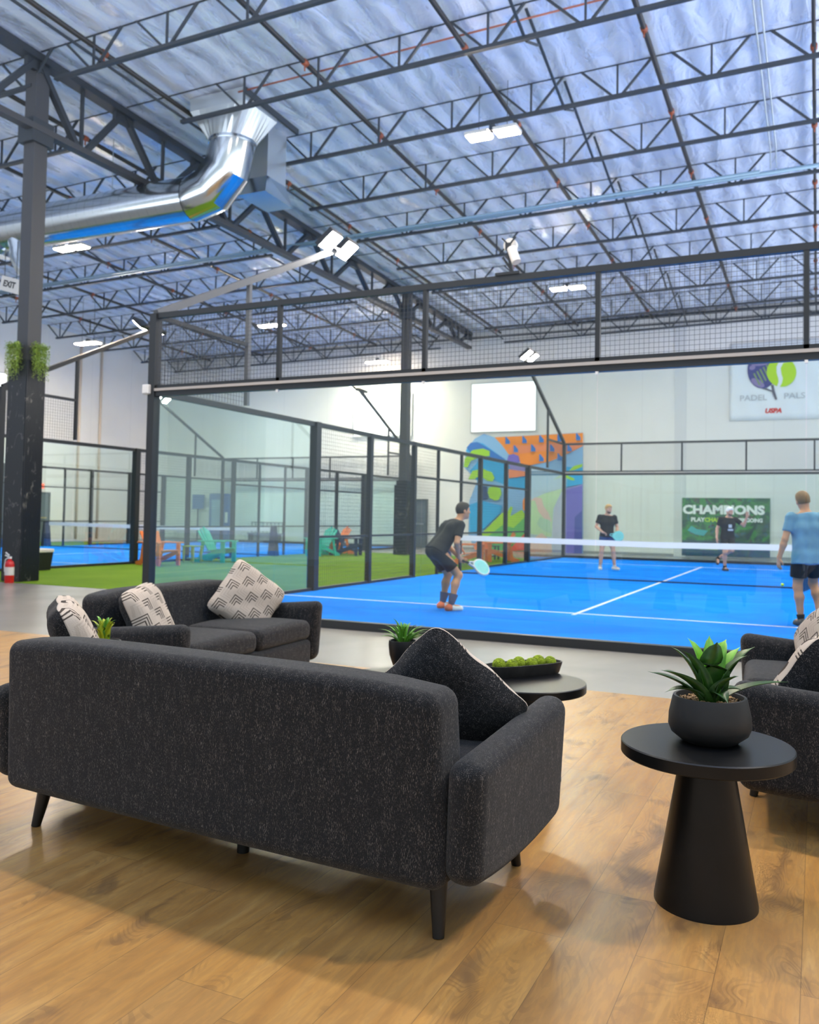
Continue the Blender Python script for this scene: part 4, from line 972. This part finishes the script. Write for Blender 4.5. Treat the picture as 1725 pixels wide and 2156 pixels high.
# kiosk behind the left court
kq = on_y(458, 1100, 24.2)
K = thing('vending_kiosk', 'tall blue kiosk by the back wall seen through the left court', 'kiosk', (kq.x, 24.33, 0))
KB = mat('kiosk_blue', (.03, .11, .34), .4); KS = mat('kiosk_screen', (.25, .38, .55), .2)
MB().bx(-.55, .62, -.1, .2, 0, 2.3).build('cabinet', KB, K); MB().bx(-.4, .3, -.112, -.1, .6, 2.0).build('glass_front', KS, K); MB().bx(.42, .58, -.12, -.1, .9, 1.4).build('panel', WHITE, K)
kq = on_y(416, 1060, 24.3)
K2 = thing('notice_board', 'small blue board left of the tall kiosk', 'board', (kq.x, 24.35, 0))
MB().bx(-.35, .35, -.03, .03, 1.55, 2.25).build('board', KB, K2); MB().bx(-.03, .03, -.03, .03, 0, 1.55).build('stand', STEEL, K2)
kq = on_y(548, 1120, 24.0)
K3 = thing('bench', 'grey bench with a rail back by the back wall behind the left court', 'bench', (kq.x, 24.33, 0))
MB().bx(-.9, .9, -.15, .2, .4, .46).build('seat', mat('bench_grey', (.25, .27, .28), .5), K3)
for s in (-.8, .8): MB().bx(s - .03, s + .03, -.15, .2, 0, .4).build('leg', STEEL, K3)
m = MB().bar((-.9, .2, .95), (.9, .2, .95), .03)
for k in range(9): m.bar((-.88 + .22 * k, .2, .46), (-.88 + .22 * k, .2, .95), .02)
m.build('backrest', STEEL, K3)
# ---------------------------------------------------------------- people
def sdf_mesh(prims, h, name, m, parent):
    lo = np.array([1e9] * 3); hi = -lo
    for p in prims:
        for q, r in p['ext']:
            lo = np.minimum(lo, np.array(q) - r); hi = np.maximum(hi, np.array(q) + r)
    lo -= 3 * h; hi += 3 * h
    n = np.ceil((hi - lo) / h).astype(int) + 1
    F = np.full(tuple(n), 1.0, np.float32)
    for p in prims:
        e0 = np.min([np.array(q) - r for q, r in p['ext']], axis=0) - .05; e1 = np.max([np.array(q) + r for q, r in p['ext']], axis=0) + .05
        i0 = np.maximum(((e0 - lo) / h).astype(int), 0); i1 = np.minimum(((e1 - lo) / h).astype(int) + 2, n)
        g = [lo[a] + h * np.arange(i0[a], i1[a]) for a in range(3)]
        X, Y, Z = np.meshgrid(*g, indexing='ij')
        if p['t'] == 'c':
            a, b = np.array(p['a']), np.array(p['b']); ab = b - a; L = max(ab @ ab, 1e-9)
            t = np.clip(((X - a[0]) * ab[0] + (Y - a[1]) * ab[1] + (Z - a[2]) * ab[2]) / L, 0, 1)
            d = np.sqrt((X - a[0] - t * ab[0]) ** 2 + (Y - a[1] - t * ab[1]) ** 2 + (Z - a[2] - t * ab[2]) ** 2) - (p['ra'] + (p['rb'] - p['ra']) * t)
        else:
            c, R, r = np.array(p['c']), p['R'], p['r']
            U = [((X - c[0]) * R[k][0] + (Y - c[1]) * R[k][1] + (Z - c[2]) * R[k][2]) / r[k] for k in range(3)]
            d = (np.sqrt(U[0] ** 2 + U[1] ** 2 + U[2] ** 2) - 1) * min(r)
        for pt, nn in p.get('cut', ()):
            d = np.maximum(d, (X - pt[0]) * nn[0] + (Y - pt[1]) * nn[1] + (Z - pt[2]) * nn[2])
        sl = tuple(slice(i0[a], i1[a]) for a in range(3)); f = F[sl]; k = p.get('k', .02)
        hh = np.clip(.5 + .5 * (f - d) / k, 0, 1); F[sl] = f * (1 - hh) + d * hh - k * hh * (1 - hh)
    ins = F < 0
    c8 = [F[i:n[0] - 1 + i, j:n[1] - 1 + j, k:n[2] - 1 + k] for i in (0, 1) for j in (0, 1) for k in (0, 1)]
    b8 = sum((c < 0).astype(np.int8) for c in c8); mix = (b8 > 0) & (b8 < 8)
    ix = np.argwhere(mix); vid = np.full(mix.shape, -1, np.int32); vid[mix] = np.arange(len(ix))
    acc = np.zeros((len(ix), 3)); cnt = np.zeros(len(ix)); off = [(i, j, k) for i in (0, 1) for j in (0, 1) for k in (0, 1)]
    V8 = np.stack([c[mix] for c in c8], 1)
    for a in range(8):
        for b in range(a + 1, 8):
            da = np.array(off[b]) - np.array(off[a])
            if abs(da).sum() != 1: continue
            fa, fb = V8[:, a], V8[:, b]; s = (fa < 0) != (fb < 0)
            t = np.where(s, fa / np.where(fa - fb == 0, 1, fa - fb), 0)
            acc += s[:, None] * (np.array(off[a]) + t[:, None] * da); cnt += s
    P = lo + h * (ix + acc / cnt[:, None])
    faces = []
    for ax in range(3):
        u, v = [(1, 2), (2, 0), (0, 1)][ax]
        s0 = [slice(1, -1)] * 3; s0[ax] = slice(0, -1); s1 = [slice(1, -1)] * 3; s1[ax] = slice(1, None)
        A = ins[tuple(s0)]; B = ins[tuple(s1)]
        for sg, M_ in ((1, A & ~B), (-1, ~A & B)):
            q = np.argwhere(M_); q = q + 1; q[:, ax] -= 1
            du = np.zeros(3, int); du[u] = 1; dv = np.zeros(3, int); dv[v] = 1
            ids = [vid[tuple((q - o_).T)] for o_ in (du + dv, dv, 0 * du, du)]
            ids = np.stack(ids if sg > 0 else ids[::-1], 1); faces.append(ids[(ids >= 0).all(1)])
    faces = np.concatenate(faces)
    me = bpy.data.meshes.new(name); me.from_pydata(P.tolist(), [], faces.tolist()); me.materials.append(m)
    me.polygons.foreach_set('use_smooth', [True] * len(me.polygons)); me.update()
    o = bpy.data.objects.new(name, me); COL.objects.link(o); o.parent = parent; return o
def Cn(a, b, ra, rb, k=.02, cut=()):
    return dict(t='c', a=tuple(a), b=tuple(b), ra=ra, rb=rb, k=k, cut=cut, ext=[(tuple(a), ra), (tuple(b), rb)])
def El(c, r, R=None, k=.02, cut=()):
    R = [[1, 0, 0], [0, 1, 0], [0, 0, 1]] if R is None else R
    return dict(t='e', c=tuple(c), r=r, R=[tuple(q) for q in R], k=k, cut=cut, ext=[(tuple(c), max(r))])
def hand_prims(wr, d, pn, side, curl):
    wr, d, pn = Vector(wr), Vector(d).normalized(), Vector(pn); pn = (pn - d * pn.dot(d)).normalized(); l = d.cross(pn)
    out = [Cn(wr - d * .01, wr + d * .03, .026, .024)]
    for o in (-.027, -.009, .009, .027): out.append(Cn(wr + d * .02 + l * o * .6, wr + d * .085 + l * o, .0145, .0125, .012))
    for i, (o, L) in enumerate(((-.030, .070), (-.010, .082), (.011, .078), (.031, .060))):
        p = wr + d * .09 + l * o * 1.1; dd = d.copy()
        for j, f in enumerate((.45, .32, .23)):
            a = curl * (.8 + .25 * j) * (1 + .06 * i); ax = l
            dd = (Matrix.Rotation(a, 3, ax) @ dd); 
            if (Matrix.Rotation(a, 3, ax) @ d).dot(pn) < 0: dd = Matrix.Rotation(-2 * a, 3, ax) @ dd
            q = p + dd * L * f; out.append(Cn(p, q, .0105 - .0012 * j, .0098 - .0012 * j, .005)); p = q
    b0 = wr + d * .025 + l * side * .024; b1 = b0 + (d * .6 + l * side * .7 + pn * .35).normalized() * .042; b2 = b1 + (d * .85 + l * side * .1 + pn * (.2 + .5 * curl)).normalized() * .034
    out += [Cn(b0, b1, .0135, .011, .012), Cn(b1, b2, .011, .009, .005)]
    return out
def person(label, loc, rz, J, skin, c_shirt, c_shorts, c_shoe, c_sock, c_hair, shoe2=None, hair_len=0.0, beard=None):
    p = thing('person', label, 'person', loc, rz)
    V = {k: Vector(v) for k, v in J.items() if not isinstance(v, (int, float))}
    SK = mat('skin_%s' % skin[0], skin[1], .55, spec=.35)
    pel, che, nk, hd = V['pelvis'], V['chest'], V['neck'], V['head']; f = V['face'].normalized()
    upv = (hd - nk).normalized(); hr = f.cross(upv).normalized(); upv = hr.cross(f).normalized(); HR = [hr, f, upv]
    wx = Vector((math.cos(J.get('twist', 0)), math.sin(J.get('twist', 0)), 0)); px = Vector((math.cos(J.get('ptwist', 0)), math.sin(J.get('ptwist', 0)), 0))
    waist = pel.lerp(che, .45)
    def torso(g):
        o = []
        for s in (-1, 1):
            o += [Cn(pel + px * .075 * s, waist + px * .065 * s, .098 + g, .088 + g, .04), Cn(waist + px * .065 * s, che + wx * .08 * s, .088 + g, .10 + g, .04)]
            o.append(Cn(che + wx * .085 * s, nk + wx * .035 * s - (nk - che).normalized() * .02, .095 + g, .06 + g, .04))
            sh = V['shR' if s > 0 else 'shL']; o.append(Cn(nk.lerp(sh, .3) - (nk - che).normalized() * .045, sh - (nk - che).normalized() * .005, .058 + g, .052 + g, .04))
        return o
    def head():
        o = [El(hd + upv * .02, (.077, .097, .102), HR, .02), El(hd - upv * .035 + f * .022, (.062, .074, .082), HR, .03), El(hd - upv * .088 + f * .058, (.034, .030, .028), HR, .03)]
        o += [Cn(hd + f * .094 + upv * .012, hd + f * .113 - upv * .022, .010, .0135, .012), Cn(hd + f * .086 + upv * .036 - hr * .035, hd + f * .086 + upv * .036 + hr * .035, .011, .011, .015)]
        o += [Cn(hd + f * .088 - upv * .056 - hr * .018, hd + f * .088 - upv * .056 + hr * .018, .0075, .0075, .008)]
        for s in (-1, 1): o.append(El(hd + hr * .080 * s - f * .008 - upv * .004, (.011, .021, .033), HR, .008)); 
        for s in (-1, 1): o.append(El(hd + hr * .040 * s + f * .068 - upv * .022, (.024, .02, .02), HR, .02))
        o.append(Cn(nk - upv * .03, hd - upv * .06 - f * .015, .058, .055, .03)); return o
    B = torso(0.0) + head()
    for s in 'LR':
        B += [Cn(V['sh' + s], V['sh' + s].lerp(V['el' + s], .45), .052, .049, .03), Cn(V['sh' + s].lerp(V['el' + s], .45), V['el' + s], .049, .039, .03)]
        m1 = V['el' + s].lerp(V['wr' + s], .3); B += [Cn(V['el' + s], m1, .039, .042, .02), Cn(m1, V['wr' + s], .042, .027, .02)]
        B += hand_prims(V['wr' + s], V['hd' + s], V['pn' + s], J['th' + s], J['curl' + s])
        hp = pel + px * (.092 if s == 'R' else -.092) - Vector((0, 0, .01)); kn, an = V['kn' + s], V['an' + s]
        B += [Cn(hp, hp.lerp(kn, .5), .092, .078, .03), Cn(hp.lerp(kn, .5), kn, .078, .055, .03), Cn(kn, kn, .056, .056, .02)]
        bk = (an - kn).cross(Vector((1, 0, 0))); bk = bk.normalized() if bk.length > 0 else Vector((0, -1, 0))
        if bk.y > 0: bk = -bk
        cm = kn.lerp(an, .32) + bk * .016; B += [Cn(kn, cm, .052, .058, .03), Cn(cm, kn.lerp(an, .72), .058, .04, .03), Cn(kn.lerp(an, .7), an, .041, .036, .02)]
        tv = V['toe' + s].normalized(); B.append(Cn(an - Vector((0, 0, .02)), an + tv * .13 - Vector((0, 0, .035)), .036, .028, .02))
    sdf_mesh(B, .0085, 'body', SK, p)
    # clothing
    up_t = (che - pel).normalized(); hem = pel - up_t * J.get('hem', .04)
    sl = []
    for s in 'LR':
        a, b = V['sh' + s], V['el' + s]; d = (b - a).normalized(); e = a + (b - a) * .66
        sl += [Cn(a, e + d * .03, .066, .063, .03, ((e, d),))]
    collar = nk - (hd - nk).normalized() * .002
    T = [dict(q, cut=((hem, -up_t), (collar, (hd - nk).normalized()))) for q in torso(.016)]
    for s in (-1, 1): T.append(Cn(hem + up_t * .10 + px * .05 * s, hem - up_t * .05 + px * .066 * s, .118, .146, .04, ((hem, -up_t),)))
    sdf_mesh(T + sl, .011, 'shirt', c_shirt, p)
    Q = [Cn(pel + px * -.06, pel + px * .06, .122, .122, .03, ((hem + up_t * .012, up_t),))]
    for s in 'LR':
        hp = pel + px * (.088 if s == 'R' else -.088); kn = V['kn' + s]; d = (kn - hp).normalized(); e = hp + (kn - hp) * J.get('leg', .72)
        Q.append(Cn(hp, e + d * .05, .112, .10, .03, ((e, d), (hem + up_t * .012, up_t))))
    sdf_mesh(Q, .011, 'shorts', c_shorts, p)
    for s in 'LR':
        an = V['an' + s]; tv = V['toe' + s].normalized(); dn = J.get('dn' + s, Vector((0, 0, -1))); dn = Vector(dn).normalized()
        sole = an + dn * .079; cut = ((sole, dn),)
        sh = [Cn(an + dn * .045 - tv * .05, an + dn * .045 - tv * .05, .042, .042, .03, cut), Cn(an + dn * .05 - tv * .04, an + dn * .055 + tv * .14, .044, .036, .03, cut), Cn(an + dn * .06 + tv * .05, an + dn * .06 + tv * .155, .045, .034, .03, cut), Cn(an - dn * .005, an + dn * .03 - tv * .01, .041, .045, .03, cut)]
        so = sdf_mesh(sh, .008, 'shoe', c_shoe, p)
        if shoe2 is not None:
            so.data.materials.append(shoe2)
            for pl in so.data.polygons:
                if (Vector(pl.center) - an).dot(tv) < .005: pl.material_index = 1
        kn = V['kn' + s]; a2 = an.lerp(kn, J.get('sock', .22)); u2 = (kn - an).normalized()
        sdf_mesh([Cn(an, a2 + u2 * .02, .043, .045 + .075 * J.get('sock', .22), .02, ((a2, u2),))], .008, 'sock', c_sock, p)
    hc = ((hd + f * .045 + upv * .02, (f * .8 - upv * .55).normalized()), (hd - upv * (.035 + hair_len), -upv))
    sdf_mesh([El(hd + upv * .027 - f * .006, (.086, .105, .109), HR, .02, hc), El(hd + upv * .075 + f * .03, (.066, .078, .048), HR, .03)], .007, 'hair', c_hair, p)
    if beard is not None:
        sdf_mesh([El(hd - upv * .052 + f * .024, (.0635, .0755, .066), HR, .02, ((hd - upv * .062, upv),)), El(hd - upv * .092 + f * .058, (.035, .031, .027), HR, .02)], .007, 'beard', beard, p)
    for s in (-1, 1):
        e = MB().sphere(tuple(hd + f * .0885 + upv * .012 + hr * .031 * s), .0105, 12, 8); e.build('eye', mat('eye_dark', (.02, .018, .015), .2), p, True)
    return p
def racket(label, loc, d, n, cface, crim):
    d, n = Vector(d).normalized(), Vector(n); n = (n - d * n.dot(d)).normalized(); s = d.cross(n)
    r = thing('padel_racket', label, 'racket', loc, 0, 'padel rackets'); r.rotation_euler = Matrix((s, d, n)).transposed().to_euler()
    N = 40; ol = []
    for k in range(N):
        a = 2 * PI * k / N; x, y = .128 * math.sin(a), .13 * math.cos(a)
        if y < 0: x *= 1 - .28 * (y / -.13) ** 2; y *= 1.12
        ol.append((x, .325 + y))
    MB().prism([(x * .93, .325 + (y - .325) * .93) for x, y in ol], 'z', -.0175, .0175).build('hitting_face', cface, r)
    m = MB(); m.tube([(x * .97, .325 + (y - .325) * .97, 0) for x, y in ol + ol[:2]], .019, 10, False); m.build('rim', crim, r, True)
    MB().bar((-.045, .195, 0), (-.012, .10, 0), .02, .03, up=(0, 0, 1)).bar((.045, .195, 0), (.012, .10, 0), .02, .03, up=(0, 0, 1)).build('throat', crim, r)
    MB().tube([(0, .12, 0), (0, -.03, 0)], [.015, .017], 14).build('grip', mat('black_grip', (.01, .01, .01), .7), r, 40)
    ho = MB()
    for i in range(-3, 4):
        for j in range(-3, 4):
            if i * i + j * j < 11: ho.tube([(i * .026, .335 + j * .026, -.0182), (i * .026, .335 + j * .026, .0182)], .0045, 8)
    ho.build('hole_pattern', mat('hole_dark', (.02, .03, .03), .6), r); return r
BLK = mat('black_jersey', (.012, .013, .015), .85, vary=.25, vscale=9); BLK2 = mat('black_shorts', (.008, .008, .010), .8); BLUESHIRT = mat('steel_blue_shirt', (.115, .27, .40), .85, vary=.15, vscale=7)
NAVSH = mat('navy_shorts', (.006, .05, .16), .8); WSH = mat('white_shoe', (.70, .68, .62), .6); OSH = mat('orange_shoe', (.85, .18, .07), .6); DSH = mat('dark_shoe', (.03, .03, .035), .6)
GS = mat('grey_sock', (.10, .10, .14), .9); WS = mat('white_sock', (.6, .58, .56), .9); BS = mat('black_sock', (.01, .01, .012), .9)
DHAIR = mat('dark_brown_hair', (.022, .016, .012), .6, bump=.6, bscale=120); GHAIR = mat('ginger_hair', (.19, .10, .035), .6, bump=.6, bscale=120); BLOND = mat('blond_hair', (.50, .30, .12), .6); BRD = mat('brown_beard', (.16, .085, .05), .8); WCAP = mat('white_cap', (.75, .75, .75), .7)
F0 = dict(toeL=(0, 1, 0), toeR=(0, 1, 0))
P1 = person('player in black shirt and shorts crouching ready near the service line', (3.235, 2.52, .012), math.radians(-36), dict(F0,
    pelvis=(0, -.20, .845), chest=(0, .03, 1.15), neck=(0, .135, 1.265), head=(.0, .235, 1.42), face=(.05, 1, .05), shL=(-.185, .085, 1.215), shR=(.185, .085, 1.215),
    elR=(.255, -.01, .965), elL=(-.23, .07, .955), wrR=(.09, .12, .77), wrL=(-.03, .20, .75), hdR=(-.25, .75, -.55), hdL=(.30, .70, -.5), pnR=(-1, -.2, .0), pnL=(1, .1, 0), thL=1, thR=1, curlR=.75, curlL=.75,
    knR=(.15, .09, .50), knL=(-.15, .10, .50), anR=(.17, -.04, .085), anL=(-.17, .02, .085), toeR=(.1, 1, 0), toeL=(-.08, 1, 0), hem=.02, leg=.70, sock=.36), ('tan', (.55, .27, .15)), BLK, BLK2, WSH, GS, DHAIR, OSH)
P2 = person('player in black shirt and blue shorts facing the camera beyond the net', (2.93, 13.9, .012), math.radians(204), dict(F0,
    pelvis=(0, 0, .925), chest=(0, .02, 1.27), neck=(0, .02, 1.46), head=(-.02, .06, 1.625), face=(-.45, 1, -.08), shL=(-.195, .0, 1.41), shR=(.195, .0, 1.41),
    elR=(.285, -.02, 1.15), elL=(-.275, -.01, 1.14), wrR=(.15, .20, 1.0), wrL=(-.235, .15, .93), hdR=(-.75, .5, -.25), hdL=(.1, .55, -.8), pnR=(0, .3, -1), pnL=(1, 0, 0), thL=1, thR=1, curlR=.7, curlL=.35,
    knR=(.15, .06, .50), knL=(-.16, .07, .50), anR=(.17, 0, .085), anL=(-.21, .02, .085), toeR=(.15, 1, 0), toeL=(-.55, 1, 0), leg=.66, sock=.1), ('fair', (.60, .34, .24)), BLK, NAVSH, WSH, WS, BLOND, beard=BRD)
P3 = person('player in white headband and black shirt raising one hand before the poster', (5.84, 15.7, .012), math.radians(204), dict(F0,
    pelvis=(0, 0, .94), chest=(0, .04, 1.28), neck=(-.01, .05, 1.46), head=(-.02, .10, 1.62), face=(-.35, 1, -.1), shL=(-.195, .04, 1.42), shR=(.195, .02, 1.41),
    elR=(.27, -.03, 1.14), elL=(-.40, .13, 1.24), wrR=(.31, .06, .89), wrL=(-.45, .22, 1.47), hdR=(.05, .2, -.95), hdL=(.0, .15, 1), pnR=(-1, 0, 0), pnL=(0, 1, 0), thL=1, thR=1, curlR=.35, curlL=.2,
    knR=(.09, .08, .50), knL=(-.05, .22, .56), anR=(.06, -.02, .085), anL=(.19, -.20, .33), toeR=(-.15, 1, 0), toeL=(.2, .75, -.62), dnL=(0, -.62, -.75), leg=.62, sock=.14), ('pink', (.58, .31, .22)), BLK, BLK2, DSH, BS, WCAP, beard=BRD)
wb = MB().tube([(.298, .02, .955), (.307, .048, .905)], .034, 16).build('wristband', WS, P3, True)
lg = MB().box((-.02, .158, 1.22), (.09, .012, .09)).box((-.03, .152, 1.12), (.14, .012, .05)).build('shirt_print', mat('shirt_print_grey', (.42, .48, .56), .7), P3)
P4 = person('player in steel blue shirt and black shorts seen from behind at right', (7.97, 3.30, .012), math.radians(24), dict(F0,
    pelvis=(0, 0, .91), chest=(0, .02, 1.26), neck=(0, .03, 1.455), head=(-.025, .06, 1.62), face=(.05, 1, 0), shL=(-.20, .01, 1.41), shR=(.20, .01, 1.41),
    elL=(-.285, -.01, 1.12), elR=(.29, .04, 1.13), wrL=(-.335, .05, .875), wrR=(.22, .27, .97), hdL=(-.05, .12, -1), hdR=(-.25, .6, -.75), pnL=(1, .1, 0), pnR=(-1, 0, 0), thL=1, thR=1, curlL=.32, curlR=.75,
    knL=(-.10, .04, .50), knR=(.16, .17, .54), anL=(-.075, -.01, .085), anR=(.20, .02, .11), toeR=(.1, 1, 0), hem=.11, leg=.70, sock=.16), ('tan', (.55, .27, .15)), BLUESHIRT, BLK2, DSH, BS, GHAIR)
TEAL = mat('racket_face_teal', (.14, .55, .55), .4); RIMW = mat('racket_rim_grey', (.55, .56, .58), .4); RIMD = mat('racket_rim_blue', (.08, .20, .32), .4); FACEB = mat('racket_face_blue', (.05, .17, .33), .4)
def wl(p, q): return p.matrix_world @ Vector(q) if False else Matrix.Translation(p.location) @ rotz(p.rotation_euler[2]) @ Vector(q)
def wd(p, q): return rotz(p.rotation_euler[2]).to_3x3() @ Vector(q)
racket('teal and white padel racket held low by the crouching player', wl(P1, (.045, .225, .70)), wd(P1, (.05, .92, -.30)), wd(P1, (.80, .75, .3)), TEAL, RIMW)
racket('teal padel racket held flat in front of the player in blue shorts', wl(P2, (.075, .26, .965)), wd(P2, (-.97, .18, -.18)), wd(P2, (0, 1, .2)), TEAL, TEAL)
racket('dark blue padel racket held low by the player seen from behind', wl(P4, (.185, .32, .87)), wd(P4, (-.22, .10, -.97)), wd(P4, (.25, -1, 0)), FACEB, RIMD)
bl = MB().sphere((0, 0, 0), .033, 20, 14).build('padel_ball', mat('ball_yellow', (.55, .75, .03), .7), None, True)
bq = on_z(1648, 1231, .045); bl.location = (bq.x, bq.y, .045); tag(bl, 'yellow padel ball lying on the court by the net', 'ball')
